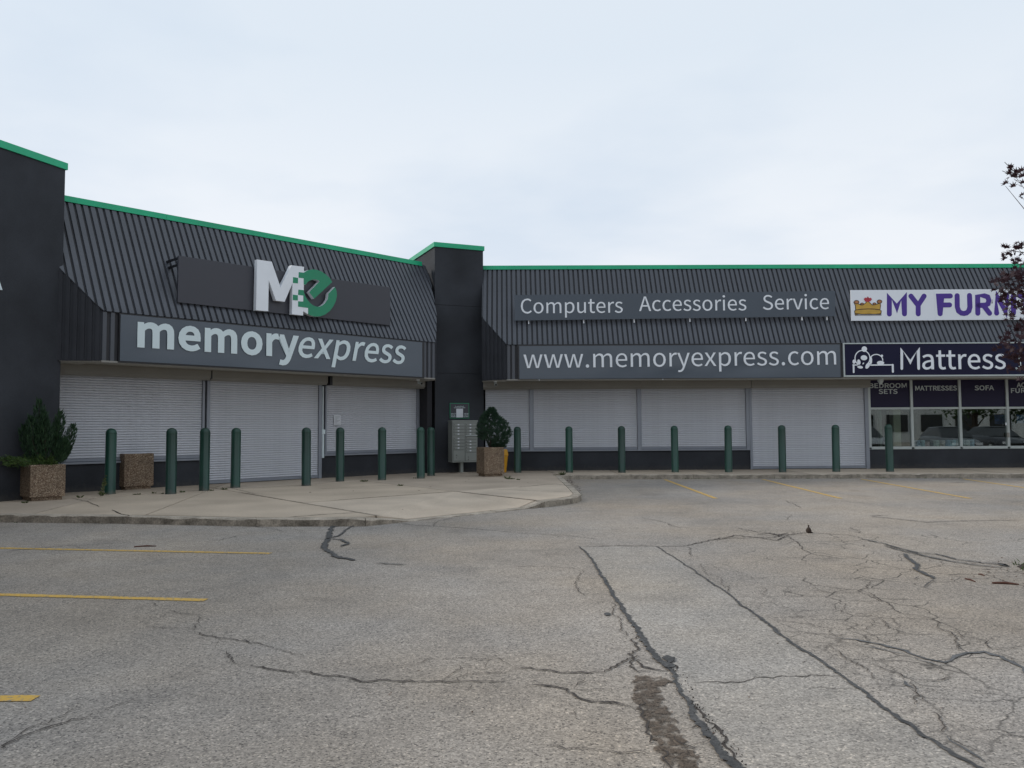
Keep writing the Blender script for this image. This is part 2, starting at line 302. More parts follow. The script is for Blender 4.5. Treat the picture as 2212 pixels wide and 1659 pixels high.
# asphalt: worn chip seal, tiny dark pits and pale stones, broad bleached and stained areas, fine crazing in patches
def asphalt(name, base=(0.325, 0.287, 0.252), craze=1.0, smooth=0.0):
    m, t, p = new_mat(name); n = t.nodes.new; l = t.links.new
    geo = n('ShaderNodeNewGeometry')
    def noise(sc, det=4, rough=0.55):
        a = n('ShaderNodeTexNoise'); a.inputs['Scale'].default_value = sc; a.inputs['Detail'].default_value = det; a.inputs['Roughness'].default_value = rough
        l(geo.outputs['Position'], a.inputs['Vector']); return a.outputs[0]
    def rng(s, a, b, c, d):
        r = n('ShaderNodeMapRange'); r.inputs[1].default_value = a; r.inputs[2].default_value = b; r.inputs[3].default_value = c; r.inputs[4].default_value = d
        l(s, r.inputs[0]); return r.outputs[0]
    def mul(a, b):
        q = n('ShaderNodeMath'); q.operation = 'MULTIPLY'; l(a, q.inputs[0]); l(b, q.inputs[1]); return q.outputs[0]
    v = n('ShaderNodeTexVoronoi'); v.inputs['Scale'].default_value = 105; l(geo.outputs['Position'], v.inputs['Vector'])
    sp = n('ShaderNodeSeparateColor'); l(v.outputs['Color'], sp.inputs[0])
    r = n('ShaderNodeValToRGB'); cr = r.color_ramp
    cr.elements[0].position = 0.0; cr.elements[0].color = (0.30+smooth, 0.30+smooth, 0.32+smooth, 1); cr.elements[1].position = 1.0; cr.elements[1].color = (1.75, 1.7, 1.6, 1)
    for pos, c in ((0.10, 0.66+smooth*0.5), (0.3, 0.90), (0.8, 1.12), (0.93, 1.3)): q = cr.elements.new(pos); q.color = (c, c, c*0.985, 1)
    l(sp.outputs[0], r.inputs[0])
    f = mul(rng(noise(0.22, 5), 0.3, 0.7, 0.80, 1.16), rng(noise(1.7, 5), 0.3, 0.7, 0.93, 1.07))
    f = mul(f, rng(noise(28, 3, 0.7), 0.3, 0.7, 0.80, 1.20))
    f = mul(f, rng(noise(0.75, 6, 0.62), 0.54, 0.72, 1.0, 0.80))          # oil and damp stains
    f = mul(f, rng(noise(0.5, 6, 0.7), 0.60, 0.75, 1.0, 1.16) if False else rng(noise(5.5, 4, 0.6), 0.3, 0.7, 0.93, 1.07))
    # pits left by lost stones
    f = mul(f, rng(noise(46, 2, 0.6), 0.30, 0.40, 0.55 if not smooth else 0.8, 1.0))
    if craze:
        dn = n('ShaderNodeTexNoise'); dn.inputs['Scale'].default_value = 2.2; dn.inputs['Detail'].default_value = 4; l(geo.outputs['Position'], dn.inputs['Vector'])
        sv = n('ShaderNodeVectorMath'); sv.operation = 'SCALE'; sv.inputs['Scale'].default_value = 0.35; l(dn.outputs['Color'], sv.inputs[0])
        av = n('ShaderNodeVectorMath'); av.operation = 'ADD'; l(geo.outputs['Position'], av.inputs[0]); l(sv.outputs[0], av.inputs[1])
        ve = n('ShaderNodeTexVoronoi'); ve.feature = 'DISTANCE_TO_EDGE'; ve.inputs['Scale'].default_value = 1.9; l(av.outputs[0], ve.inputs['Vector'])
        crk = rng(ve.outputs['Distance'], 0.002, 0.022, 0.0, 1.0)
        # only where the slab has failed: right of the trench, x > 2
        sx = n('ShaderNodeSeparateXYZ'); l(geo.outputs['Position'], sx.inputs[0])
        msk = mul(rng(sx.outputs[0], 1.6, 3.0, 0, 1), rng(sx.outputs[1], 11, 13.5, 1, 0))
        msk = mul(msk, rng(noise(0.55, 3), 0.42, 0.56, 0, 0.80*craze))
        inv = n('ShaderNodeMath'); inv.operation = 'SUBTRACT'; inv.inputs[0].default_value = 1.0; l(crk, inv.inputs[1])
        k = mul(inv.outputs[0], msk)
        s2 = n('ShaderNodeMath'); s2.operation = 'SUBTRACT'; s2.inputs[0].default_value = 1.0; l(k, s2.inputs[1])
        f = mul(f, s2.outputs[0])
    tint = n('ShaderNodeMix'); tint.data_type = 'RGBA'; tint.inputs[6].default_value = (base[0]*0.96, base[1]*0.99, base[2]*1.03, 1); tint.inputs[7].default_value = (base[0]*1.04, base[1]*1.0, base[2]*0.94, 1)
    l(rng(noise(0.35, 3), 0.35, 0.65, 0, 1), tint.inputs[0])
    a = n('ShaderNodeVectorMath'); a.operation = 'MULTIPLY'; l(r.outputs[0], a.inputs[0]); l(tint.outputs[2], a.inputs[1])
    b = n('ShaderNodeVectorMath'); b.operation = 'SCALE'; l(a.outputs[0], b.inputs[0]); l(f, b.inputs['Scale'])
    l(b.outputs[0], p.inputs['Base Color']); p.inputs['Roughness'].default_value = 0.88; p.inputs['Specular IOR Level'].default_value = 0.25
    bp = n('ShaderNodeBump'); bp.inputs['Strength'].default_value = 0.6; bp.inputs['Distance'].default_value = 0.004
    l(mul(rng(v.outputs['Distance'], 0, 0.01, 1, 0.2), rng(noise(60, 3), 0.3, 0.7, 0.4, 1)), bp.inputs['Height']); l(bp.outputs[0], p.inputs['Normal'])
    return m
M['asphalt'] = asphalt('worn asphalt')
M['trench'] = asphalt('smoother trench asphalt', (0.338, 0.306, 0.274), 0.0, 0.12)
m = M['stainm'] = asphalt('patchy brown dirt', (0.125, 0.098, 0.078), 0.0, 0.0); t_ = m.node_tree
_g = t_.nodes.new('ShaderNodeNewGeometry'); _n = t_.nodes.new('ShaderNodeTexNoise'); _n.inputs['Scale'].default_value = 13; _n.inputs['Detail'].default_value = 7; _n.inputs['Roughness'].default_value = 0.7; t_.links.new(_g.outputs['Position'], _n.inputs['Vector'])
_r = t_.nodes.new('ShaderNodeMapRange'); _r.inputs[1].default_value = 0.42; _r.inputs[2].default_value = 0.54; _r.inputs[3].default_value = 0.1; _r.inputs[4].default_value = 0.95; t_.links.new(_n.outputs[0], _r.inputs[0])
_x = t_.nodes.new('ShaderNodeMixShader'); _t = t_.nodes.new('ShaderNodeBsdfTransparent'); t_.links.new(_r.outputs[0], _x.inputs[0]); t_.links.new(_t.outputs[0], _x.inputs[1]); t_.links.new(t_.nodes['Principled BSDF'].outputs[0], _x.inputs[2]); t_.links.new(_x.outputs[0], t_.nodes['Material Output'].inputs[0])
M['newash'] = asphalt('dark smooth asphalt', (0.19, 0.187, 0.185), 0.0, 0.2)
M['stain'] = asphalt('brown dirt over asphalt', (0.115, 0.092, 0.074), 0.0, 0.0)
M['tar'] = mat('black tar seal', (0.052, 0.050, 0.048), 0.66, var=0.40, scale=9, bump=0.006, bscale=60, var2=0.55, scale2=45)
M['tarthin'] = mat('worn tar', (0.10, 0.10, 0.10), 0.8, var=0.3, scale=6, var2=0.35, scale2=70)
M['crack'] = mat('open crack', (0.052, 0.042, 0.036), 0.95, var=0.3, scale=8)
M['hair'] = mat('hairline crack', (0.075, 0.062, 0.052), 0.95, var=0.3, scale=9)
# yellow paint worn through to the asphalt
def paint(name, wear):
    m, t, p = new_mat(name); n = t.nodes.new; l = t.links.new
    geo = n('ShaderNodeNewGeometry'); a = n('ShaderNodeTexNoise'); a.inputs['Scale'].default_value = 32; a.inputs['Detail'].default_value = 5; a.inputs['Roughness'].default_value = 0.7
    l(geo.outputs['Position'], a.inputs['Vector'])
    r = n('ShaderNodeMapRange'); r.inputs[1].default_value = wear; r.inputs[2].default_value = wear+0.14; l(a.outputs[0], r.inputs[0])
    mi = n('ShaderNodeMix'); mi.data_type = 'RGBA'; mi.inputs[6].default_value = (0.20, 0.19, 0.175, 1); mi.inputs[7].default_value = (0.66, 0.40, 0.075, 1); l(r.outputs[0], mi.inputs[0])
    l(mi.outputs[2], p.inputs['Base Color']); p.inputs['Roughness'].default_value = 0.8; return m
M['yline'] = paint('yellow line paint', 0.35)
M['yline2'] = paint('worn yellow line paint', 0.385)
# window glass: clear with fresnel reflection
m, t, p = new_mat('window glass'); t.nodes.remove(p)
fr = t.nodes.new('ShaderNodeFresnel'); fr.inputs[0].default_value = 1.5
tb = t.nodes.new('ShaderNodeBsdfTransparent'); tb.inputs[0].default_value = (0.78, 0.82, 0.80, 1)
gl = t.nodes.new('ShaderNodeBsdfGlossy'); gl.inputs['Roughness'].default_value = 0.0; gl.inputs[0].default_value = (0.9, 0.95, 0.95, 1)
ad = t.nodes.new('ShaderNodeMath'); ad.operation = 'ADD'; ad.inputs[1].default_value = 0.11; t.links.new(fr.outputs[0], ad.inputs[0])
mx_ = t.nodes.new('ShaderNodeMixShader'); t.links.new(ad.outputs[0], mx_.inputs[0]); t.links.new(tb.outputs[0], mx_.inputs[1]); t.links.new(gl.outputs[0], mx_.inputs[2])
t.links.new(mx_.outputs[0], t.nodes['Material Output'].inputs[0]); M['glass'] = m

# ------------------------------------------------------------------ lettering (outline coordinates of the glyphs)
GL = {'-':(121,[[16,86,106,86,106,110,16,110]]),'.':(97,[[49,-5,58,-3,65,2,70,10,72,20,70,30,65,37,58,42,49,44,40,42,32,37,27,30,26,20,27,10,32,2,40,-3]]),'/':(137,[[4,-63,27,-63,132,278,109,278]]),'0':(194,[[97,-5,130,4,156,29,172,70,177,129,172,187,156,229,130,253,97,261,64,253,39,229,23,187,18,129,23,70,39,29,64,4],[97,21,77,28,62,47,52,81,48,129,52,177,62,211,77,230,97,236,117,230,133,211,143,177,146,129,143,81,133,47,117,28]]),'1':(194,[[31,0,172,0,172,27,120,27,120,257,96,257,85,251,72,246,58,242,42,238,42,218,88,218,88,27,31,27]]),'6':(194,[[105,-5,134,1,157,18,173,45,179,79,174,114,160,139,137,154,108,159,93,157,77,151,63,141,50,129,56,179,70,212,91,229,116,235,127,234,138,230,148,223,157,215,175,235,163,246,149,254,133,259,114,261,79,254,48,230,27,187,20,123,26,67,44,27,71,3],[50,103,63,118,77,128,90,134,103,136,123,132,137,120,146,102,149,79,145,55,136,37,123,25,105,21,84,26,67,42,56,68]]),'7':(194,[[69,0,103,0,108,69,119,127,141,182,178,237,178,257,17,257,17,229,142,229,110,178,88,125,75,67]]),':':(97,[[49,137,58,138,65,143,70,151,72,161,70,171,65,179,58,184,49,186,40,184,32,179,27,171,26,161,27,151,32,143,40,138],[49,-5,58,-3,65,2,70,10,72,20,70,30,65,37,58,42,49,44,40,42,32,37,27,30,26,20,27,10,32,2,40,-3]]),'A':(213,[[1,0,34,0,59,78,153,78,177,0,211,0,124,257,88,257],[67,104,79,144,86,165,93,187,99,208,105,230,106,230,113,208,119,187,125,165,132,144,145,104]]),'B':(230,[[35,0,117,0,156,5,187,19,207,42,214,75,210,99,200,117,183,129,162,137,162,138,178,147,190,159,197,176,200,194,193,223,175,242,147,253,111,257,35,257],[68,148,68,231,107,231,134,229,153,222,164,209,168,190,164,172,153,159,134,151,106,148],[68,26,68,123,112,123,142,120,164,111,178,97,182,76,178,54,164,38,142,29,112,26]]),'C':(223,[[132,-5,155,-2,176,5,195,17,211,32,193,53,180,41,166,32,151,26,133,24,100,31,75,52,59,85,54,129,59,172,76,205,101,226,134,233,150,231,164,226,176,219,187,209,204,230,192,242,175,252,156,259,134,261,89,252,53,226,29,184,20,128,29,72,52,31,88,4]]),'D':(241,[[35,0,101,0,152,9,190,34,212,75,220,129,212,184,189,224,152,248,99,257,35,257],[68,27,68,230,97,230,136,224,165,204,181,172,187,129,181,86,165,54,136,34,97,27]]),'E':(206,[[35,0,187,0,187,28,68,28,68,121,165,121,165,149,68,149,68,229,183,229,183,257,35,257]]),'F':(193,[[35,0,68,0,68,115,166,115,166,143,68,143,68,229,183,229,183,257,35,257]]),'I':(103,[[35,0,68,0,68,257,35,257]]),'L':(190,[[35,0,180,0,180,28,68,28,68,257,35,257]]),'M':(284,[[35,0,64,0,64,142,64,160,63,180,62,200,60,218,62,218,82,159,131,26,153,26,201,159,222,218,223,218,222,200,220,180,219,160,219,142,219,0,249,0,249,257,210,257,161,119,143,66,142,66,123,119,74,257,35,257]]),'N':(253,[[35,0,66,0,66,135,65,155,64,175,63,195,62,215,63,215,91,162,185,0,218,0,218,257,187,257,187,123,187,103,188,82,190,62,192,42,190,42,162,95,68,257,35,257]]),'O':(260,[[130,-5,174,5,209,31,231,74,239,129,231,185,209,226,174,252,130,261,86,252,51,226,28,185,20,129,28,74,51,31,86,5],[130,24,98,31,74,52,59,86,54,129,59,172,74,205,98,226,130,233,161,226,185,205,201,172,206,129,201,86,185,52,161,31]]),'P':(222,[[35,0,68,0,68,102,110,102,148,107,178,121,198,146,204,181,198,217,178,240,148,253,109,257,35,257],[68,129,68,230,104,230,134,228,155,220,168,205,172,181,168,158,156,141,135,132,106,129]]),'R':(222,[[68,135,68,230,111,230,137,228,157,220,169,206,173,185,169,163,157,147,137,138,111,135],[176,0,213,0,147,112,171,122,189,137,201,158,205,185,199,219,180,241,152,253,116,257,35,257,35,0,68,0,68,109,114,109]]),'S':(209,[[106,-5,143,1,170,17,188,40,194,68,190,93,178,112,162,126,141,137,104,153,89,159,75,168,65,180,62,196,65,211,75,223,90,230,110,233,127,231,142,226,156,219,168,209,185,230,170,242,152,252,132,259,110,261,77,256,52,242,35,221,29,193,34,169,46,150,63,137,81,127,118,111,135,103,148,94,157,82,161,65,157,48,146,35,130,27,107,24,87,26,68,33,51,43,36,56,17,33,35,18,56,6,80,-2]]),'T':(210,[[89,0,121,0,121,229,199,229,199,257,11,257,11,229,89,229]]),'U':(252,[[126,-5,163,1,192,20,211,54,218,106,218,257,187,257,187,105,183,66,170,41,150,28,126,24,103,28,84,41,71,66,67,105,67,257,34,257,34,106,41,54,61,20,90,1]]),'a':(197,[[76,-5,93,-2,109,3,125,12,139,23,140,23,143,0,169,0,169,117,165,149,154,174,133,189,103,195,81,193,61,187,43,179,29,170,41,148,53,156,67,162,82,167,98,168,117,164,129,154,136,138,137,120,85,111,49,97,28,77,21,49,25,26,36,10,54,-1],[85,21,72,23,61,28,54,38,51,51,56,68,70,82,97,92,137,99,137,46,124,35,111,28,98,23]]),'c':(179,[[107,-5,124,-3,140,2,155,9,169,19,155,41,145,34,134,28,123,24,110,22,86,27,67,42,55,65,51,95,56,125,68,148,87,163,111,168,122,167,131,164,140,158,149,152,165,173,154,181,142,188,127,193,110,195,75,188,46,169,26,137,18,95,25,53,44,22,72,2]]),'d':(217,[[97,-5,114,-2,129,3,143,12,155,22,156,22,159,0,185,0,185,279,153,279,153,206,154,173,142,182,130,189,116,194,101,195,70,188,43,168,25,137,19,95,24,53,40,21,65,2],[104,22,82,27,65,42,55,65,51,95,56,125,68,148,85,163,106,168,118,167,130,163,141,157,153,148,153,48,141,37,129,29,117,24]]),'e':(194,[[109,-5,127,-3,144,1,158,7,172,15,160,36,149,30,138,25,126,22,113,21,88,26,68,39,55,60,50,88,178,88,179,106,174,143,160,171,136,189,103,195,72,188,44,168,25,137,18,95,25,53,45,22,74,2],[49,110,56,135,68,154,85,166,104,169,124,166,139,154,148,136,151,110]]),'h':(213,[[32,0,64,0,64,138,78,151,90,160,103,165,116,167,133,164,144,155,150,139,152,116,152,0,184,0,184,120,181,152,170,176,152,190,126,195,108,193,91,186,77,176,63,163,64,202,64,279,32,279]]),'i':(96,[[32,0,64,0,64,190,32,190],[48,229,57,231,64,235,68,242,70,251,68,259,64,266,57,270,48,271,40,270,33,266,29,259,27,251,29,242,33,235,40,231]]),'m':(324,[[32,0,64,0,64,138,77,151,89,160,101,165,112,167,128,164,139,155,145,139,147,116,147,0,179,0,179,138,192,151,204,160,216,165,227,167,243,164,254,155,260,139,263,116,263,0,294,0,294,120,291,152,280,176,262,190,237,195,220,192,204,185,189,173,174,159,167,174,156,185,141,192,121,195,105,193,90,186,75,175,62,162,62,162,58,190,32,190]]),'n':(214,[[32,0,64,0,64,138,78,151,90,160,103,165,116,167,133,164,144,155,150,139,152,116,152,0,184,0,184,120,181,152,170,176,152,190,126,195,108,193,91,186,76,175,62,162,62,162,58,190,32,190]]),'o':(212,[[106,-5,139,2,167,22,187,53,194,95,187,137,167,169,139,188,106,195,73,188,45,169,25,137,18,95,25,53,45,22,73,2],[106,22,84,27,66,42,55,65,51,95,55,125,66,148,84,163,106,168,129,163,146,148,157,125,161,95,157,65,146,42,129,27]]),'p':(217,[[32,-80,64,-80,64,-16,63,18,76,8,90,1,103,-3,116,-5,147,2,173,22,192,55,199,98,194,138,179,169,155,188,123,195,107,193,91,187,76,178,62,168,62,168,58,190,32,190],[111,22,100,23,89,27,77,33,64,42,64,142,78,153,91,161,103,166,115,168,138,163,154,149,163,127,165,98,161,66,150,42,132,28]]),'r':(136,[[32,0,64,0,64,122,75,143,87,156,100,164,112,166,131,163,137,191,116,195,101,192,86,184,73,172,62,155,62,155,58,190,32,190]]),'s':(164,[[82,-5,112,0,133,12,146,30,151,52,146,75,132,90,114,101,93,110,78,116,65,122,56,131,52,143,54,153,61,162,72,168,88,170,100,169,111,165,121,160,131,153,146,173,134,182,120,189,104,193,87,195,59,191,39,179,26,162,22,141,27,120,39,105,57,94,77,86,93,80,107,72,117,63,120,50,118,38,111,29,99,23,83,20,67,22,53,27,39,34,27,43,11,22,26,11,43,3,62,-3]]),'t':(132,[[92,-5,101,-4,110,-2,119,0,127,2,121,27,99,21,85,24,76,31,71,42,70,58,70,164,121,164,121,190,70,190,70,244,43,244,40,190,9,188,9,164,38,164,38,59,41,33,50,13,66,0]]),'u':(213,[[88,-5,106,-2,122,5,137,16,151,30,152,30,154,0,181,0,181,190,149,190,149,55,136,41,124,31,111,25,97,23,81,26,70,35,64,51,62,74,62,190,29,190,29,70,33,38,44,14,62,0]]),'v':(182,[[73,0,111,0,178,190,146,190,110,82,93,26,91,26,74,82,38,190,5,190]]),'w':(281,[[62,0,99,0,126,102,139,157,141,157,154,103,181,0,220,0,272,190,241,190,213,80,202,27,200,27,187,80,157,190,126,190,96,80,83,27,82,27,70,80,42,190,9,190]]),'x':(174,[[5,0,39,0,64,44,84,78,85,78,106,44,134,0,169,0,106,96,164,190,131,190,107,148,91,117,89,117,70,148,45,190,10,190,68,99]]),'y':(182,[[35,-82,61,-77,80,-63,95,-42,106,-16,178,190,147,190,112,85,97,31,95,31,76,85,38,190,5,190,81,0,77,-15,70,-31,60,-44,49,-53,34,-56,19,-53,13,-78]])}
def gheight(ch): return max(max(c[1::2]) for c in GL[ch][1])
def lettering(F, off, text, u0, u1, zb, zh, ref, mt, parent, name='lettering', bold=0.0, shear=0.0, slope=0.0, thick=0.004, kern=0):
    """text from u0 to u1, base line zb, height zh of the reference glyph"""
    x = 0; sp = []
    for ch in text:
        if ch == ' ': x += 75; continue
        adv, cs = GL[ch]
        for c in cs: sp.append([(x+c[i]+c[i+1]*shear, c[i+1]) for i in range(0, len(c), 2)])
        x += adv+kern
    xs = [p[0] for c in sp for p in c]; x0, x1 = min(xs), max(xs)
    sx = (u1-u0)/(x1-x0); sy = zh/gheight(ref)
    cu = bpy.data.curves.new(name, 'CURVE'); cu.dimensions = '2D'; cu.fill_mode = 'BOTH'; cu.extrude = thick/2; cu.offset = bold*sy
    for c in sp:
        if len(c) < 3: continue
        s = cu.splines.new('POLY'); s.points.add(len(c)-1)
        for k, p in enumerate(c): s.points[k].co = ((p[0]-x0)*sx+u0, p[1]*sy, 0, 1)
        s.use_cyclic_u = True
    ob = bpy.data.objects.new(name, cu); COL.objects.link(ob); bpy.context.view_layer.update()
    me = bpy.data.meshes.new_from_object(ob.evaluated_get(bpy.context.evaluated_depsgraph_get()))
    bpy.data.objects.remove(ob); w = wloc(parent)
    for v in me.vertices:
        q = F.P(v.co.x, off+thick/2+v.co.z, v.co.y+zb+slope*(v.co.x-u0)); v.co = (q[0]-w.x, q[1]-w.y, q[2]-w.z)
    me.materials.clear(); me.materials.append(mt)
    return link(name, me, parent)
def stroke_pts(pts, w, capn=8, closed=False):
    """outline of a thick line with round ends"""
    out = []; n = len(pts); P = [Vector(p) for p in pts]; Ls = []; Rs = []
    for k in range(n):
        if closed: d = (P[(k+1) % n]-P[k-1]).normalized()
        else: d = (P[min(k+1, n-1)]-P[max(k-1, 0)]).normalized()
        nn = Vector((-d.y, d.x)); f = 1.0
        if 0 < k < n-1:
            d1 = (P[k]-P[k-1]).normalized(); f = 1/max(0.5, abs(nn.dot(Vector((-d1.y, d1.x)))))
        Ls.append(P[k]+nn*w/2*f); Rs.append(P[k]-nn*w/2*f)
    d = (P[1]-P[0]).normalized(); a0 = atan2(d.y, d.x)+pi/2
    out += [P[0]+Vector((cos(a0+pi*j/capn), sin(a0+pi*j/capn)))*w/2 for j in range(1, capn)]
    out += Rs
    d = (P[-1]-P[-2]).normalized(); a0 = atan2(d.y, d.x)-pi/2
    out += [P[-1]+Vector((cos(a0+pi*j/capn), sin(a0+pi*j/capn)))*w/2 for j in range(1, capn)]
    out += Ls[::-1]
    return [(p.x, p.y) for p in out]
def arc(cx, cy, rx, ry, a0, a1, n=16): return [(cx+rx*cos(radians(a0+(a1-a0)*k/n)), cy+ry*sin(radians(a0+(a1-a0)*k/n))) for k in range(n+1)]

# ------------------------------------------------------------------ ground
g = MB(); g.add([(-500, -500, 0), (500, -500, 0), (500, 500, 0), (-500, 500, 0)], [(0, 1, 2, 3)])
lot = g.build('parking_lot', M['asphalt']); tag(lot, kind='structure')
E1 = crop(0, 1800, 1.152); E2 = crop(1920, 1800, 1.152)
C5 = crop(1800, 1720, 4.424); C3 = crop(0, 1300, 2.304); C4 = crop(900, 1300, 2.304); C9 = crop(2200, 2500, 3.16)
def gpt(cf, x, y, z=0.0): return G(*cf(x, y), z)
def sheet(name, pts, z, mt, parent=lot, jag=0.0, sub=1):
    q = []
    n = len(pts)
    for k in range(n):
        a, b = Vector(pts[k]), Vector(pts[(k+1) % n])
        for j in range(sub):
            p = a.lerp(b, j/sub)
            if jag: p += Vector((random.uniform(-jag, jag), random.uniform(-jag, jag)))
            q.append((p.x, p.y, z))
    me = MB(); me.add(q, [tuple(range(len(q)))]); return me.build(name, mt, parent)
def ribbon(name, pts, w, z, mt, parent=lot, jag=0.3, wob=0.0, step=0.06, taper=True, mb=None):
    """crooked strip on the ground with a ragged width"""
    P = [Vector(p) for p in pts]; ws = w if isinstance(w, (list, tuple)) else [w]*len(P)
    Q = []; W_ = []
    for k in range(len(P)-1):
        d = (P[k+1]-P[k]).length; m = max(1, int(d/step))
        nn = (P[k+1]-P[k]).normalized(); nn = Vector((-nn.y, nn.x))
        for j in range(m):
            t = j/m; p = P[k].lerp(P[k+1], t)
            amp = wob*min(1, 4*t*(1-t)+0.25)
            Q.append(p+nn*amp*(mnoise.noise(Vector((p.x*3.1, p.y*3.1, 0.3)))*1.6+0.6*random.uniform(-1, 1))); W_.append(ws[k]*(1-t)+ws[k+1]*t)
    Q.append(P[-1]); W_.append(ws[-1]); n = len(Q); vs = []
    for k, p in enumerate(Q):
        d = (Q[min(k+1, n-1)]-Q[max(k-1, 0)]).normalized(); nn = Vector((-d.y, d.x))
        e = min(1.0, (min(k, n-1-k)+0.3)/3.0) if taper else 1.0
        a = W_[k]/2*e*(1+random.uniform(-jag, jag)); b = W_[k]/2*e*(1+random.uniform(-jag, jag))
        vs += [(p.x+nn.x*a, p.y+nn.y*a, z), (p.x-nn.x*b, p.y-nn.y*b, z)]
    fs = [(2*k, 2*k+1, 2*k+3, 2*k+2) for k in range(n-1)]
    if mb is not None: mb.add(vs, fs); return None
    return MB().add(vs, fs).build(name, mt, parent)

# trench patch between its two tar seals
TL = [(292, 290), (340, 340), (365, 380), (410, 450), (450, 520), (500, 590), (550, 670), (600, 745), (650, 795), (690, 835), (720, 900), (770, 980), (820, 1070), (880, 1130), (950, 1220), (1010, 1310)]
TR = [(620, 288), (690, 330), (830, 425), (930, 490), (1030, 570), (1100, 620), (1170, 680), (1250, 735), (1340, 790), (1430, 855), (1520, 920), (1650, 1020), (1770, 1105), (1900, 1190), (2030, 1255), (2200, 1360)]
tl = [gpt(E2, *p) for p in TL]; tr = [gpt(E2, *p) for p in TR]
sheet('trench_patch', tl+tr[::-1], 0.004, M['trench'])
# brown dirt where the slab beside the seal has sunk
st = [(585, 100), (900, 130), (1010, 190), (880, 250), (890, 370), (930, 500), (1040, 640), (1130, 760), (1140, 860), (1230, 1000), (1330, 1110), (1380, 1300), (1050, 1320), (960, 1180), (880, 1080), (830, 1000), (780, 830), (700, 730), (640, 600), (600, 470), (560, 400), (560, 250)]
sheet('dirt_patch', [gpt(C9, *p) for p in st], 0.0055, M['stainm'], jag=0.02, sub=6)
ribbon('tar_seal', tl, [0.022, 0.024, 0.028, 0.035, 0.036, 0.036, 0.040, 0.046, 0.04, 0.024, 0.022, 0.036, 0.044, 0.042, 0.050, 0.055], 0.010, M['tar'], jag=0.55, wob=0.016, step=0.03, taper=False)
ribbon('tar_seal', tr, [0.019]*4+[0.026, 0.030, 0.026, 0.028, 0.024, 0.020, 0.024, 0.030, 0.030, 0.028, 0.027, 0.027], 0.010, M['tar'], jag=0.55, wob=0.014, step=0.03, taper=False)
for p in ((680, 780), (672, 805)):
    x, y = gpt(E2, *p); sheet('tar_spill', [(x+0.045*cos(t)*random.uniform(.5, 1.2), y+0.075*sin(t)*random.uniform(.7, 1.2)) for t in [k*pi/7 for k in range(14)]], 0.0125+p[0]*1e-6, M['tar'])
x, y = gpt(E2, 412, 582); sheet('tar_spill', [(x+0.035*cos(t)*random.uniform(.7, 1.2), y+0.06*sin(t)*random.uniform(.7, 1.2)) for t in [k*pi/6 for k in range(12)]], 0.006, M['tar'])
# rubble along the lower edge of the seal
rb = MB()
for k in range(110):
    t = random.random()**0.7; i = int(8+t*6.9); a = Vector(tl[i]); b = Vector(tl[i+1]); p = a.lerp(b, random.random()); 
    p += Vector((random.gauss(0.045, 0.02), random.gauss(0, 0.012))); s = random.uniform(0.002, 0.007)
    rb.add([(p.x+s*random.uniform(-1, 1), p.y+s*random.uniform(-1, 1), 0.010+s*(j > 3)) for j in range(8)], [(0, 1, 2, 3), (4, 5, 6, 7), (0, 1, 5, 4), (1, 2, 6, 5), (2, 3, 7, 6), (3, 0, 4, 7)])
tag(rb.build('rubble', M['crack'], lot), kind='stuff')

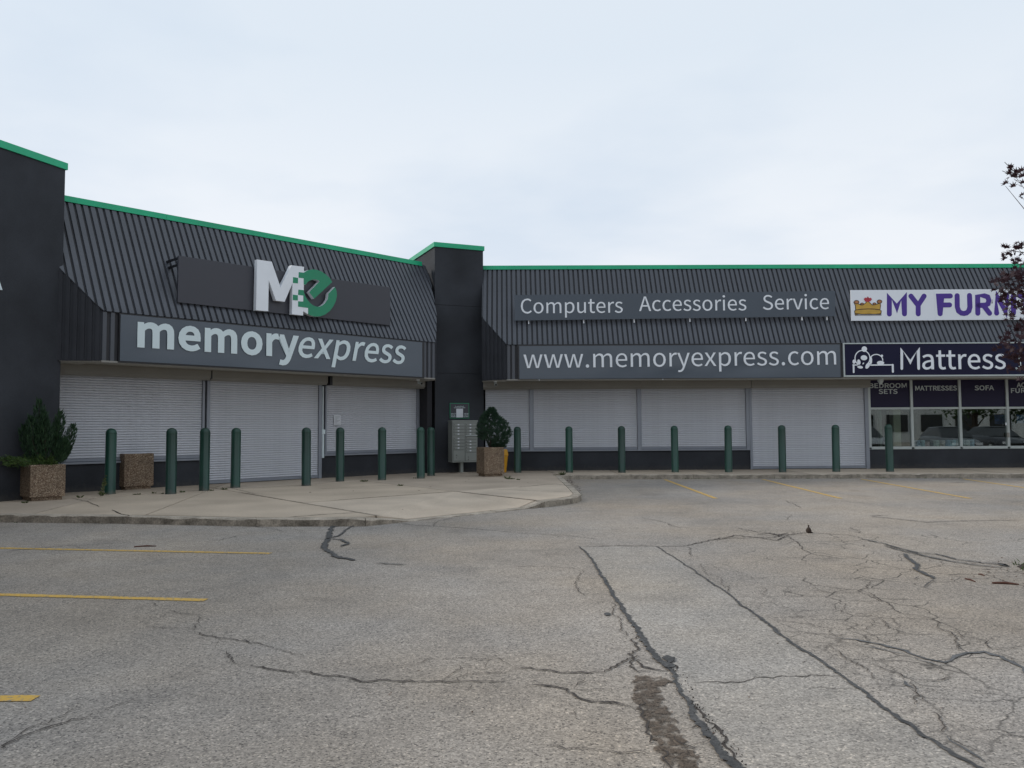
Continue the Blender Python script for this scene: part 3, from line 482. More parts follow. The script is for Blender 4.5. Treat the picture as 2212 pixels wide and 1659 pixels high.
# open cracks: (list of crop points, width, wobble)
K2 = [
 ([(0, 228), (100, 234), (230, 240), (370, 258)], .012), ([(300, 289), (470, 284), (620, 288), (740, 288), (880, 258), (960, 240), (1100, 252), (1190, 238), (1285, 228)], .022),
 ([(880, 262), (950, 252), (1060, 250), (1140, 262), (1200, 240)], .022), ([(960, 205), (1040, 222), (1130, 232), (1160, 248)], .018), ([(1050, 236), (1110, 232), (1150, 240), (1195, 230)], .03),
 ([(670, 190), (720, 205), (800, 210)], .012), ([(1190, 245), (1240, 280), (1290, 320), (1440, 345)], .012), ([(740, 290), (770, 300), (780, 330)], .01),
 ([(1285, 228), (1450, 238), (1530, 262)], .012), ([(1480, 225), (1510, 232)], .02),
 ([(0, 375), (150, 376), (300, 385)], .009), ([(325, 385), (295, 408), (275, 440), (290, 480), (330, 505)], .007),
 ([(430, 530), (440, 570), (470, 600), (465, 650), (500, 680)], .008), ([(550, 678), (515, 690), (530, 720), (500, 755), (520, 770), (460, 800), (400, 835), (330, 838), (240, 835), (150, 822), (0, 818)], .016),
 ([(500, 755), (540, 760), (520, 800), (540, 830), (600, 825)], .014), ([(560, 775), (560, 800), (610, 820), (650, 828), (700, 830)], .016), ([(640, 760), (700, 800), (716, 828)], .014),
 ([(60, 888), (150, 893), (240, 906), (290, 945), (370, 965), (530, 978)], .018), ([(240, 906), (285, 880), (320, 862)], .010), ([(250, 912), (340, 912), (460, 912)], .008), ([(100, 930), (200, 945), (260, 950)], .006),
 ([(470, 1076), (590, 1080)], .008), ([(560, 950), (570, 1010), (590, 1060), (610, 1110), (640, 1150)], .012), ([(640, 1150), (680, 1180), (660, 1220), (700, 1260)], .014), ([(740, 1080), (800, 1062), (830, 1050)], .012),
 ([(700, 1110), (760, 1150), (800, 1165), (770, 1200)], .012), ([(830, 1040), (870, 1060), (900, 1090), (930, 1130), (965, 1190), (990, 1240)], .016), ([(720, 900), (750, 940), (790, 980), (850, 1050)], .014),
 ([(716, 835), (760, 842), (850, 848)], .006), ([(770, 880), (830, 875), (980, 880), (1050, 858), (1250, 855), (1410, 850)], .010), ([(1240, 900), (1500, 905)], .005), ([(1240, 800), (1290, 770)], .005),
 ([(1150, 655), (1240, 660), (1370, 668), (1440, 680)], .009), ([(1240, 720), (1370, 722), (1500, 715)], .008), ([(1370, 720), (1420, 760), (1460, 780), (1540, 830)], .008), ([(1430, 620), (1450, 632), (1520, 650), (1600, 700), (1700, 685)], .006),
 ([(1530, 435), (1550, 440), (1540, 470), (1500, 485), (1420, 490), (1370, 488), (1310, 475)], .010), ([(1545, 485), (1560, 505), (1620, 530), (1680, 575), (1780, 590), (1830, 610), (1830, 640), (1900, 660), (1930, 740)], .009),
 ([(1620, 545), (1500, 520), (1420, 510), (1350, 495)], .006), ([(1560, 600), (1600, 610), (1610, 630), (1700, 665), (1760, 660)], .008), ([(1420, 530), (1440, 555), (1410, 580)], .005), ([(1160, 540), (1240, 580)], .005),
 ([(1890, 645), (1950, 680), (2060, 695), (2070, 730), (2212, 720)], .009), ([(2060, 740), (2130, 760), (2212, 800)], .007), ([(1540, 790), (1640, 830), (1740, 865), (1870, 860), (1890, 835), (1850, 825)], .009),
 ([(1730, 870), (1745, 900), (1740, 950), (1750, 985)], .008), ([(1690, 980), (1810, 1000), (1860, 1050), (1870, 1100)], .008), ([(1870, 1100), (1950, 1150), (2050, 1200)], .007), ([(1720, 900), (1800, 970), (1830, 990)], .005),
 ([(1250, 450), (1330, 480), (1430, 505)], .005), ([(820, 360), (830, 400), (900, 430), (925, 470)], .006), ([(835, 425), (930, 435)], .006), ([(950, 390), (1060, 430)], .005), ([(940, 455), (935, 490)], .008), ([(960, 508), (1020, 508)], .006), ([(1050, 460), (1100, 475), (1070, 505)], .005),
 ([(870, 370), (920, 400), (1000, 420), (1120, 430)], .004), ([(1300, 345), (1400, 350), (1440, 355)], .005), ([(1180, 90), (1250, 122)], .012), ([(1050, 90), (1100, 95), (1180, 97)], .014), ([(1060, 118), (1150, 118)], .01),
 ([(560, 162), (650, 182), (700, 195)], .010), ([(1190, 175), (1210, 150)], .008), ([(1460, 205), (1510, 228)], .010), ([(0, 755), (200, 757)], .005), ([(250, 960), (262, 1000), (258, 1040)], .004), ([(100, 1155), (300, 1160), (560, 1175), (640, 1190)], .007),
 ([(1380, 640), (1400, 680), (1450, 670)], .006), ([(1500, 650), (1530, 640), (1600, 598)], .005), ([(1420, 770), (1500, 800), (1560, 860), (1700, 880)], .006), ([(1460, 740), (1560, 770), (1600, 800)], .005)]
K1 = [
 ([(840, 655), (870, 672), (930, 680), (1020, 692), (1080, 708), (1160, 715)], .012), ([(1160, 715), (1250, 745), (1330, 768)], .006), ([(645, 530), (675, 548)], .008), ([(715, 563), (780, 580), (860, 588)], .009), ([(860, 588), (862, 620), (840, 650), (790, 640), (620, 635)], .006),
 ([(985, 740), (1010, 770), (1035, 800)], .012), ([(1060, 805), (1110, 810), (1200, 825), (1340, 830), (1420, 850), (1500, 856), (1560, 875), (1640, 868), (1740, 875), (1850, 876), (1990, 874), (2212, 872)], .015),
 ([(1680, 815), (1760, 800), (1850, 775), (1960, 775), (2080, 780), (2212, 775)], .007), ([(1990, 875), (2000, 850), (2100, 835), (2212, 820)], .007), ([(2015, 885), (2015, 910)], .01), ([(1570, 880), (1580, 930)], .005),
 ([(0, 1175), (30, 1140), (100, 1110), (220, 1070), (310, 1038), (400, 1010)], .013), ([(400, 1010), (520, 970), (640, 935)], .006), ([(0, 312), (120, 300), (300, 285), (500, 274)], .012), ([(870, 270), (940, 262), (1040, 240)], .012), 
 ([(750, 505), (850, 480), (950, 468)], .006), ([(950, 680), (1020, 640)], .004), ([(980, 400), (1300, 420), (1350, 408)], .003), ([(0, 405), (70, 405)], .008), ([(960, 195), (1100, 200), (1220, 222)], .014), ([(1700, 185), (1780, 195), (1900, 202), (2050, 212), (2212, 228)], .014), ([(1870, 200), (1890, 180), (1960, 165)], .010), ([(1270, 215), (1310, 222), (1400, 218)], .012)]
for lst, cf in ((K2, E2), (K1, E1)):
    for pts, w in lst:
        gp = [gpt(cf, *p) for p in pts]; mb = MB()
        ribbon('crack', gp, w*.9, 0.0075, None, jag=0.7, wob=0.030, step=0.035, mb=mb)
        mats_ = M['crack'] if w > 0.008 else M['hair']; mb.build('crack', mats_, lot)
        for j in range(len(gp)-1):                       # short offshoots
            a, b = Vector(gp[j]), Vector(gp[j+1]); ln = (b-a).length
            for _ in range(int(ln*2.6+random.random())):
                p = a.lerp(b, random.random()); th = atan2(b.y-a.y, b.x-a.x)+random.choice((-1, 1))*random.uniform(.4, 1.3); pl = [tuple(p)]
                for s_ in range(random.randint(1, 3)):
                    th += random.uniform(-.6, .6); p = p+Vector((cos(th), sin(th)))*random.uniform(.06, .2); pl.append(tuple(p))
                ribbon('crack', pl, w*.42, 0.0068, M['hair'], jag=0.6, wob=0.02)
# tar poured along older cracks
T = [([(1440, 195), (1420, 240), (1400, 290), (1420, 310), (1460, 335), (1540, 350)], E1, .07), ([(1400, 262), (1470, 240), (1510, 205), (1540, 195)], E1, .035), ([(1430, 256), (1480, 262), (1505, 275), (1470, 290)], E1, .05), ([(1620, 360), (1680, 364), (1760, 368)], E1, .04),
     ([(1520, 258), (1600, 275), (1680, 300), (1760, 318), (1830, 322), (1920, 345), (2040, 362), (2120, 366), (2150, 378)], E2, .035), ([(1600, 285), (1700, 312), (1800, 335), (1900, 355), (2000, 370), (2090, 378), (2150, 380)], E2, .030), ([(2095, 362), (2150, 378)], E2, .075),
     ([(1690, 320), (1720, 350), (1755, 370), (1745, 390), (1790, 410), (1820, 430)], E2, .045), ([(1820, 430), (1790, 455), (1770, 470)], E2, .012), ([(1760, 418), (1730, 435)], E2, .012),
     ([(1540, 158), (1620, 165), (1790, 184), (1950, 178), (2080, 176), (2212, 178)], E2, .03), ([(1545, 155), (1620, 155)], E2, .03), ([(1890, 10), (1960, 12)], E2, .06)]
for pts, cf, w in T: ribbon('tar_seal', [gpt(cf, *p) for p in pts], w, 0.011, M['tar'], jag=0.6, wob=0.016, step=0.035)
for pts, w in (([(1380, 680), (1480, 690), (1600, 712), (1700, 740), (1790, 775), (1870, 790), (1950, 758), (2040, 745), (2120, 765), (2180, 800), (2212, 840)], .032), ([(1480, 710), (1600, 735), (1720, 760)], .018), ([(1740, 765), (1840, 805), (1890, 800)], .02), ([(1700, 870), (1740, 905)], .04), ([(1880, 1110), (1980, 1180), (2050, 1230)], .02)):
    ribbon('faded_seal', [gpt(E2, *p) for p in pts], w, 0.0062, M['tarthin'], jag=0.6, wob=0.03)
# painted bay lines
YL = [((-6.79-6, 10.88+.96), (-3.03, 10.28), .11, 'yline2'), ((-4.87-5, 7.81+.72), (-2.80, 7.51), .105, 'yline'), ((-2.97-3.5, 4.82), (-2.77, 4.81), .105, 'yline'),
      ((4.51, 24.2), (4.40, 17.76), .10, 'yline2'), ((7.36, 24.05), (7.04, 17.58), .10, 'yline2'), ((10.19, 23.9), (9.72, 17.40), .10, 'yline2'), ((13.07, 23.75), (12.35, 17.23), .10, 'yline2'), ((15.95, 23.6), (14.98, 17.05), .10, 'yline2'), ((18.8, 23.45), (17.6, 16.9), .10, 'yline2')]
for a, b, w, mm in YL: ribbon('painted_line', [a, b], w, 0.0045, M[mm], jag=0.12, taper=False, step=0.12)

# ------------------------------------------------------------------ pavement
KB = [(-17.5, 15.2, .13), (-13.0, 14.6, .13), (-8.74, 13.98, .13), (-6.41, 13.64, .13), (-4.11, 13.14, .13), (-2.35, 13.10, .13), (-1.67, 13.78, .02), (-0.31, 15.10, .02), (0.24, 15.68, .02), (0.62, 16.02, .13), (1.02, 16.45, .13), (1.34, 16.95, .13), (1.47, 17.6, .13), (1.48, 18.7, .13), (1.46, 21.5, .13), (1.44, 24.36, .13), (1.70, 24.66, .13), (5.43, 24.56, .13), (10.2, 24.31, .13), (15.04, 24.06, .13), (32, 23.2, .13)]
inner = []; W_K = 0.16
for k, (x, y, z) in enumerate(KB):
    a = Vector(KB[max(k-1, 0)][:2]); b = Vector(KB[k][:2]); c = Vector(KB[min(k+1, len(KB)-1)][:2])
    n1 = (b-a).normalized() if k else (c-b).normalized(); n2 = (c-b).normalized() if k < len(KB)-1 else n1
    d = (n1+n2).normalized(); nn = Vector((-d.y, d.x)); f = 1/max(0.6, nn.dot(Vector((-n1.y, n1.x))))
    inner.append((x+nn.x*W_K*f, y+nn.y*W_K*f, z))
pave = empty('pavement', (0, 0, 0)); tag(pave, kind='structure')
kerb = empty('kerb', (0, 0, 0)); tag(kerb, kind='structure')
def lerp3(a, b, t): return tuple(a[i]+(b[i]-a[i])*t for i in range(3))
for k in range(len(KB)-1):
    a, b, ia, ib = KB[k], KB[k+1], inner[k], inner[k+1]
    Lk = hypot(b[0]-a[0], b[1]-a[1]); m = max(1, round(Lk/2.4))
    curve = 8 < k < 13
    for j in range(m):
        g0 = 0.006/Lk; t0, t1 = j/m+(0 if curve else g0), (j+1)/m-(0 if curve else g0)
        pa, pb, qa, qb = lerp3(a, b, t0), lerp3(a, b, t1), lerp3(ia, ib, t0), lerp3(ia, ib, t1)
        dz = random.uniform(-.006, .004)
        ns = max(2, int(Lk*(t1-t0)/0.12)); vs = []; fs = []
        for s in range(ns+1):
            t = s/ns; P_, Q_ = lerp3(pa, pb, t), lerp3(qa, qb, t)
            ch = random.uniform(0.006, 0.016)+max(0, mnoise.noise(Vector((P_[0]*3, P_[1]*3, 1))))*0.03; zt = P_[2]+dz
            dx, dy = (Q_[0]-P_[0])/W_K, (Q_[1]-P_[1])/W_K; bt = -0.02
            c1 = min(ch, max(zt-0.002, 0.002))
            vs += [(P_[0]-dx*.02, P_[1]-dy*.02, bt), (P_[0]-dx*.006*random.random(), P_[1]-dy*.006*random.random(), max(zt-c1*1.2, 0.0)), (P_[0]+dx*ch, P_[1]+dy*ch, zt), (Q_[0], Q_[1], zt), (Q_[0], Q_[1], bt)]
            if s:
                o_ = 5*(s-1); fs += [(o_+i, o_+5+i, o_+6+i, o_+1+i) for i in range(4)]
        fs += [(0, 1, 2, 3, 4), tuple(5*ns+i for i in (4, 3, 2, 1, 0))]
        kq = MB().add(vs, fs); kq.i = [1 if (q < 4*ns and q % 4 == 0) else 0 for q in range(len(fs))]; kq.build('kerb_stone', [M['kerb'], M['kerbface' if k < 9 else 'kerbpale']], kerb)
# slabs: the area inside the kerb cut along the joints seen in the photograph
bm = bmesh.new()
poly = [(x, y) for x, y, z in inner]+[(32, 30), (-3.0, 30), (-12.5, 20.5), (-17.5, 20.0)]
# the ramp at the dropped kerb is a slab of its own
rampT = [G(718.5, 1081.3, SW), G(983.5, 1061.4, SW)]
f = bm.faces.new([bm.verts.new((x, y, 0)) for x, y in poly])
def cut(p, q, test=None):
    p, q = Vector((*p, 0)), Vector((*q, 0)); d = (q-p).normalized(); nrm = Vector((-d.y, d.x, 0))
    fs_ = [f for f in bm.faces if test is None or test(f.calc_center_median())]
    gm = list({v for f in fs_ for v in f.verts})+list({e for f in fs_ for e in f.edges})+fs_
    bmesh.ops.bisect_plane(bm, geom=gm, plane_co=p, plane_no=nrm, dist=1e-5)
cut(G(518.4, 1063.9, SW), G(828.5, 1116.4, SW))
cut((1.15, 27), (1.46, 24.5))
cut(rampT[0], rampT[1], lambda c: c.x < 1.3 and c.x > -5)
cut(G(1172, 1083, SW), rampT[1], lambda c: c.x < 1.4 and c.x > -5)
cut(LF.P(2, 2.05, 0)[:2], LF.P(15, 2.05, 0)[:2], lambda c: c.x < -3)
for x in (-15.2, -12.2, -8.2, -6.2): cut((x, 14), (x-0.9, 19), lambda c: c.x < -4)
for x in (3.2, 6.1, 8.9, 11.8, 14.6, 17.5, 20.5, 24, 28): cut((x, 24), (x+0.06, 29), lambda c: c.x > 1.6)
bm.faces.ensure_lookup_table()
for f in list(bm.faces):
    pts = [v.co.xy.copy() for v in f.verts]
    if f.normal.z < 0: pts = pts[::-1]
    if f.calc_area() < 0.03: continue
    n = len(pts); q = []
    for k in range(n):
        a, b, c = pts[k-1], pts[k], pts[(k+1) % n]
        d1 = (b-a); d2 = (c-b)
        if d1.length < 1e-4 or d2.length < 1e-4: continue
        d1.normalize(); d2.normalize(); d = d1+d2
        if d.length < 1e-3: d = d1
        d.normalize(); nn = Vector((-d.y, d.x)); ff = 1/max(0.5, nn.dot(Vector((-d1.y, d1.x)))); q.append(b+nn*0.015*ff)
    dz = random.uniform(-0.003, 0.003)
    zt = []
    for p in q:
        dm = min((hypot(p.x-x, p.y-y), z) for x, y, z in inner)
        zt.append((0.024 if dm[1] < 0.05 and dm[0] < 0.25 else SW+dz))
    MB().prism([(p.x, p.y) for p in q], -0.02, zt).build('paving_slab', M[random.choice(['conc', 'conc', 'conc2', 'conc3'])], pave)
bm.free()
jb = MB(); jb.prism([(x, y) for x, y, z in inner]+[(32, 30), (-3.0, 30), (-12.5, 20.5), (-17.5, 20.0)], -0.01, [0.005 if z < .05 else 0.10 for x, y, z in inner]+[0.10]*4)
jb.build('joint_bed', M['joint'], pave)
# cracks and shallow joints across the slabs
for a_, b_ in (((518.4, 1063.9), (826, 1115.9)), ((718.5, 1081.3), (983.5, 1061.4)), ((983.5, 1061.4), (1170, 1082.4))):
    ribbon('joint', [G(*a_, SW), G(*b_, SW)], .022, SW+0.0075, M['joint'], pave, jag=0.5, wob=0.004)
for pts, cf, w in (([(640, 1235), (850, 1222), (1340, 1195)], C4, .012), ([(380, 1478), (700, 1452), (1050, 1432)], C4, .016), ([(600, 480), (860, 455), (1050, 438), (1260, 425), (1380, 436), (1530, 460)], C5, .016), ([(220, 510), (500, 520), (900, 538), (1540, 550)], C5, .012), ([(965, 1410), (1040, 1445), (1120, 1465)], C3, .014), ([(620, 1310), (760, 1340), (860, 1385)], C3, .010), ([(1970, 1215), (2212, 1275)], C3, .008)):
    ribbon('joint', [gpt(cf, *p, SW) for p in pts], w*1.7, SW+0.006, M['joint'], pave, jag=0.5, wob=0.012)

# ------------------------------------------------------------------ the building
B = empty('shop_building', (1.0, 29.0, SW), 'dark charcoal strip mall with ribbed roof, green coping and closed grey shutters', 'building')
uL0, uLc, uL1 = 5.93, 6.67, 16.32        # left wing: hidden end, front left corner, front right corner
uR0, uRc, uR1 = -0.70, 0.10, 31.0
def roof_pt(F, u, t, up=0.0):           # t = 0 eaves, 1 top; up = distance proud of the sheet
    off = OV+(RS-OV)*t; z = ZFT+(ZR-0.10-ZFT)*t
    sl = hypot(OV-RS, ZR-0.10-ZFT); no, nz_ = (ZR-0.10-ZFT)/sl, (OV-RS)/sl
    return F.P(u, off+no*up, z+nz_*up)
def t_of(u, ends):                      # bottom of the sheet where the splayed returns cut it
    t = 0.0
    for (ua, ta), (ub, tb) in ends:
        if min(ua, ub) <= u <= max(ua, ub): t = max(t, ta+(tb-ta)*(u-ua)/(ub-ua))
    return t
zt_ = lambda z: (z-ZFT)/(ZR-0.10-ZFT)
endsL = [((uL0, zt_(5.15)), (uLc, 0.0)), ((uL1, 0.0), (16.90, zt_(5.20))), ((16.90, zt_(5.20)), (17.42, 1.0))]
endsR = [((uR0, zt_(5.15)), (uRc, 0.0))]
def ribbed(F, u0, u1, ends, name, pitch, u_off):
    sh = MB(); us = sorted(set([u0, u1]+[x for e in ends for (x, _) in e]+[u0+k*0.5 for k in range(int((u1-u0)/0.5)+1)]))
    us = [u for u in us if u0 <= u <= u1]
    for a, b in zip(us, us[1:]):
        ta, tb = t_of(a+1e-4, ends), t_of(b-1e-4, ends)
        sh.add([roof_pt(F, a, ta), roof_pt(F, b, tb), roof_pt(F, b, 1), roof_pt(F, a, 1), roof_pt(F, a, ta, -.05), roof_pt(F, b, tb, -.05)], [(0, 1, 2, 3), (0, 4, 5, 1)])
    ro = sh.build(name, M['ribback'], B)
    w = wloc(ro); cache = {}
    hw, ht, pr = 0.060, 0.051, 0.036
    def rib_mesh(t0a, t0b, jt):
        vs = []
        for t, ex in ((None, -0.012), (1.0, 0.0)):
            for du, up in ((-hw, 0.001), (-ht, pr), (ht, pr), (hw, 0.001)):
                tt = 1.0 if t else (t0a if du < 0 else t0b)+ex
                off = OV+(RS-OV)*tt; z = ZFT+(ZR-0.10-ZFT)*tt
                sl = hypot(OV-RS, ZR-0.10-ZFT); no, nz2 = (ZR-0.10-ZFT)/sl, (OV-RS)/sl
                vs.append((du, -(off+no*(up+jt)), z+nz2*(up+jt)))
        return mesh('roof_rib', vs, [(0, 1, 5, 4), (1, 2, 6, 5), (2, 3, 7, 6), (3, 2, 1, 0)], M['rib'])
    u = u0+u_off; k = 0
    while u+hw < u1:
        ta, tb = t_of(u-hw, ends), t_of(u+hw, ends)
        if min(ta, tb) < 0.97:
            key = (round(ta, 4), round(tb, 4), k % 3)
            if key not in cache: cache[key] = rib_mesh(ta, tb, (0, 0.0015, 0.003)[k % 3])
            p = F.P(u, 0, 0); link('roof_rib', cache[key], ro, (p[0]-w.x, p[1]-w.y, -w.z), F.th)
        u += pitch; k += 1
    return ro
PITCHL, PITCHR = 0.163, 0.160
ribbed(LF, uL0, 17.36, endsL, 'mansard_roof', PITCHL, 0.06)
ribbed(R, uR0, uR1, endsR, 'mansard_roof', PITCHR, 0.09)
# screw row across the right sheets
sc_ = MB(); u = uR0+0.09+0.8
# green copings
def coping(F, u0, u1, ofront, oback, z0, z1, name='coping', lip=0.03):
    m_ = MB(); L_ = 3.0; n = max(1, round((u1-u0)/L_)); d = (u1-u0)/n
    cp = None
    for k in range(n):
        q = MB(); a, b = u0+k*d, u0+(k+1)*d-0.004
        q.fbox(F, a, b, ofront-0.02, ofront, z0, z1).fbox(F, a, b, oback, ofront-0.0205, z1-0.025, z1-0.001).fbox(F, a, b, ofront, ofront+0.014, z0-0.012, z0+0.012)
        q.build('coping', M['green'], B)
coping(LF, uL0, 17.16, RS+0.075, RS-0.4, ZR-0.13, ZR)
coping(R, -0.72, uR1, RS+0.075, RS-0.4, ZR-0.125, ZR)
# flat roof and rear of the building
hull = [LF.P(5.2, -0.3, 0), LF.P(17.2, -0.3, 0), R.P(-0.7, -0.3, 0), R.P(uR1, -0.3, 0), R.P(uR1, -16, 0), R.P(-8, -16, 0), LF.P(5.2, -12, 0)]
MB().prism([h[:2] for h in hull], ZR-0.5, ZR-0.3).build('flat_roof', M['darkwall'], B)
wb = MB()
for a, b in zip(hull[3:], hull[4:]+hull[:1]):
    d = Vector(b[:2])-Vector(a[:2]); nn = Vector((-d.y, d.x)).normalized()*0.15
    if hull.index(a) >= 3: wb.prism([(a[0], a[1]), (b[0], b[1]), (b[0]+nn.x, b[1]+nn.y), (a[0]+nn.x, a[1]+nn.y)], SW, ZR-0.32)
wb.build('rear_wall', M['stucco'], B)
MB().fbox(R, uR1, uR1+0.2, -16, OV, SW, ZR-0.1).build('end_wall', M['stucco'], B)

# fascia boards behind the signs, soffit, splayed returns
def fascia(F, u0, u1): MB().fbox(F, u0, u1, OV-0.12, OV-0.02, ZFB, ZFT-0.01).build('fascia_board', M['ribback'], B)
fascia(LF, uLc, uL1); fascia(R, uRc, uR1)
def vribs(F, u0, u1, off, z0, zf, pitch=0.16, hw=0.052, name='wall_rib', mt=None):
    u = u0+hw+0.005
    while u+hw <= u1+0.02:
        b = min(u+hw, u1)
        q = MB(); P = F.P
        za, zb = zf(u-hw), zf(b)
        q.add([P(u-hw, off, z0), P(u-hw+.01, off+.03, z0), P(b-.01, off+.03, z0), P(b, off, z0), P(u-hw, off, za), P(u-hw+.01, off+.03, za), P(b-.01, off+.03, zb), P(b, off, zb)],
              [(0, 1, 5, 4), (1, 2, 6, 5), (2, 3, 7, 6), (0, 3, 2, 1), (4, 5, 6, 7)])
        q.build(name, mt or M['rib'], B); u += pitch
uSL0, uSL1 = 7.04, 15.77                 # lit sign on the left fascia
uSR0, uSR1 = 0.47, 10.66
vribs(LF, uLc, uSL0-0.03, OV-0.02, ZFB, lambda u: ZFT-0.03, 0.17)
vribs(LF, uSL1+0.10, uL1, OV-0.02, ZFB, lambda u: ZFT-0.03, 0.17)
vribs(R, uRc, uSR0-0.02, OV-0.02, ZFB, lambda u: ZFT-0.03, 0.15)
def splay(F, c, e, zc, ze):              # return wall from the front corner c back to e (u, off)
    a = F.P(c[0], c[1], 0); b = F.P(e[0], e[1], 0)
    ang = atan2(b[0]-a[0], b[1]-a[1]); ln = hypot(b[0]-a[0], b[1]-a[1])
    S = Frame(ang, 0, a[:2]);
    s = 1
    if S.n[0]*(-a[0])+S.n[1]*(-a[1]) < 0: s = -1; S.n = (-S.n[0], -S.n[1])
    zf = lambda u: zc+(ze-zc)*u/ln
    MB().add([S.P(0, 0, ZFB), S.P(ln, 0, ZFB), S.P(ln, 0, ze), S.P(0, 0, zc), S.P(0, -.05, ZFB), S.P(ln, -.05, ZFB)], [(0, 1, 2, 3), (0, 4, 5, 1)]).build('return_wall', M['ribshade'], B)
    vribs(S, 0.02, ln, 0.0, ZFB, lambda u: zf(u)-0.01, 0.155, 0.05, mt=M['ribshade'])
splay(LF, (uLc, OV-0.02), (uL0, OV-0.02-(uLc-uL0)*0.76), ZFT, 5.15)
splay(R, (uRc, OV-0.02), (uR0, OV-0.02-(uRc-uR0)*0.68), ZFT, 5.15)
MB().add([R.P(uR0, -.05, ZFB), R.P(uR0, 1.04, ZFB), R.P(uR0, 1.04, 5.15), R.P(uR0, RS, ZR-.1), R.P(uR0+.02, -.05, ZFB), R.P(uR0+.02, 1.04, ZFB), R.P(uR0+.02, 1.04, 5.15), R.P(uR0+.02, RS, ZR-.1)], [(0, 1, 2, 3), (7, 6, 5, 4), (0, 4, 5, 1), (1, 5, 6, 2), (2, 6, 7, 3)]).build('end_flashing', M['rib'], B)
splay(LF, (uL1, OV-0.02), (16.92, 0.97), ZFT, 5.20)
for F, a, b in ((LF, uLc, uL1), (R, uRc, uR1)):
    q = MB(); n = max(1, round((b-a)/2.4)); d = (b-a)/n
    for k in range(n): MB().fbox(F, a+k*d+.004, a+(k+1)*d-.004, -0.05, OV-0.03, ZFB+0.012, ZFB+0.03).build('soffit_panel', M['soffit'], B)
    MB().fbox(F, a, b, OV-0.03, OV+0.012, ZFB-0.03, ZFB+0.01).build('eaves_trim', M['headbox'], B)
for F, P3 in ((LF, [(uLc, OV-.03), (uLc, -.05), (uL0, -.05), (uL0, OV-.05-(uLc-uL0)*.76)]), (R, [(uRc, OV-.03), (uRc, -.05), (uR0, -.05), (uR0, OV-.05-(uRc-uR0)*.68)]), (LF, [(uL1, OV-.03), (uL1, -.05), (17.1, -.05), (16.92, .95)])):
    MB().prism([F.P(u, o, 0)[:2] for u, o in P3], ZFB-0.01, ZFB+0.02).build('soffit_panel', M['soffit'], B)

# pillars: stucco over a core, with two recessed horizontal reveals
PX, PY = -2.49, 26.26
PF = Frame(PA, 0, (PX, PY))
def pillar(F, u0, u1, depth, ztop, seams):
    core = MB().fbox(F, u0+.012, u1-.012, -depth+.012, -.012, SW-.1, ztop-.1).build('pillar', M['darkwall'], B)
    zs = [SW-0.02]+seams+[ztop-0.14]
    for a, b in zip(zs, zs[1:]):
        MB().fbox(F, u0, u1, -depth, 0, a+.005, b-.005).build('stucco_panel', M['stucco'], core, bevel=0.008)
    o = 0.035
    cp = MB()
    cp.fbox(F, u0-o, u1+o, 0.0, o, ztop-0.15, ztop).fbox(F, u0-o, u0, -depth-o, 0.0, ztop-0.15, ztop).fbox(F, u1, u1+o, -depth-o, 0.0, ztop-0.15, ztop)
    cp.fbox(F, u0, u1, -depth-o, -depth, ztop-0.15, ztop).fbox(F, u0, u1, -depth, 0, ztop-.03, ztop-.004)
    cp.build('coping', M['green'], core)
    return core
pillar(PF, 0.0, 1.69, 2.84, 7.62, [3.34, 5.57])
QX, QY = G(124.3, 1072.2, SW); QF = Frame(0.3617, 0, (QX, QY))
pillar(QF, -1.95, -0.0, 1.8, 7.47, [])
# the wing beyond the left pillar, out of the picture
NF = Frame(-0.02, 0, QF.P(-1.95, -0.6, 0)[:2])
MB().fbox(NF, -14, -0.05, -8, 0, SW-.02, 6.9).build('side_wing', M['stucco'], B)

# shutter bays
def slat_mesh(w, h):
    pr = [(-0.008, 0.0), (0.012, 0.07), (0.020, 0.25), (0.020, 0.50), (0.009, 0.80), (-0.008, 0.94)]
    vs = [(x, -o_, z*h) for x in (-w/2, w/2) for o_, z in pr]
    n = len(pr); return mesh('slat', vs, [(k, n+k, n+k+1, k+1) for k in range(n-1)], M['slat'], smooth=False)
def shutter(F, u0, u1, z0, z1, off=0.03, door=False):
    fr = MB().fbox(F, u0, u1, off-0.035, off-0.030, z0, z1).build('shutter', M['guide'], B); w = wloc(fr)
    h = 0.0612; n = int((z1-z0-0.07)/h); sm = slat_mesh(u1-u0, h); uc = (u0+u1)/2
    bot = z1-n*h
    for k in range(n):
        p = F.P(uc, off-.02, 0); so = link('slat', sm, fr, (p[0]-w.x, p[1]-w.y, bot+k*h-w.z), F.th); so.rotation_euler = (random.uniform(-.007, .007), random.uniform(-.0003, .0003), F.th)
    MB().fbox(F, u0, u1, off-.02, off+.02, z0+0.004, bot-.004).build('bottom_bar', M['guide'], fr, bevel=.004)
    return fr
def guide(F, u0, u1, z0, z1, o1=0.075): MB().fbox(F, u0, u1, -0.02, o1, z0, z1).build('shutter_guide', M['guide'], B, bevel=.006)
def headbox(F, u0, u1, z0=2.83, front=0.36):
    q = MB(); q.fbox(F, u0, u1, 0.0, front, z0+0.07, ZFB+0.008); q.add([F.P(u0, front, z0+.069), F.P(u1, front, z0+.069), F.P(u1, front-.07, z0), F.P(u0, front-.07, z0), F.P(u0, 0.06, z0), F.P(u1, 0.06, z0), F.P(u0, 0.06, z0+.069), F.P(u1, .06, z0+.069)], [(0, 3, 2, 1), (3, 4, 5, 2), (0, 6, 4, 3), (1, 2, 5, 7)])
    q.build('shutter_box', M['headbox'], B)
ZS = 0.775
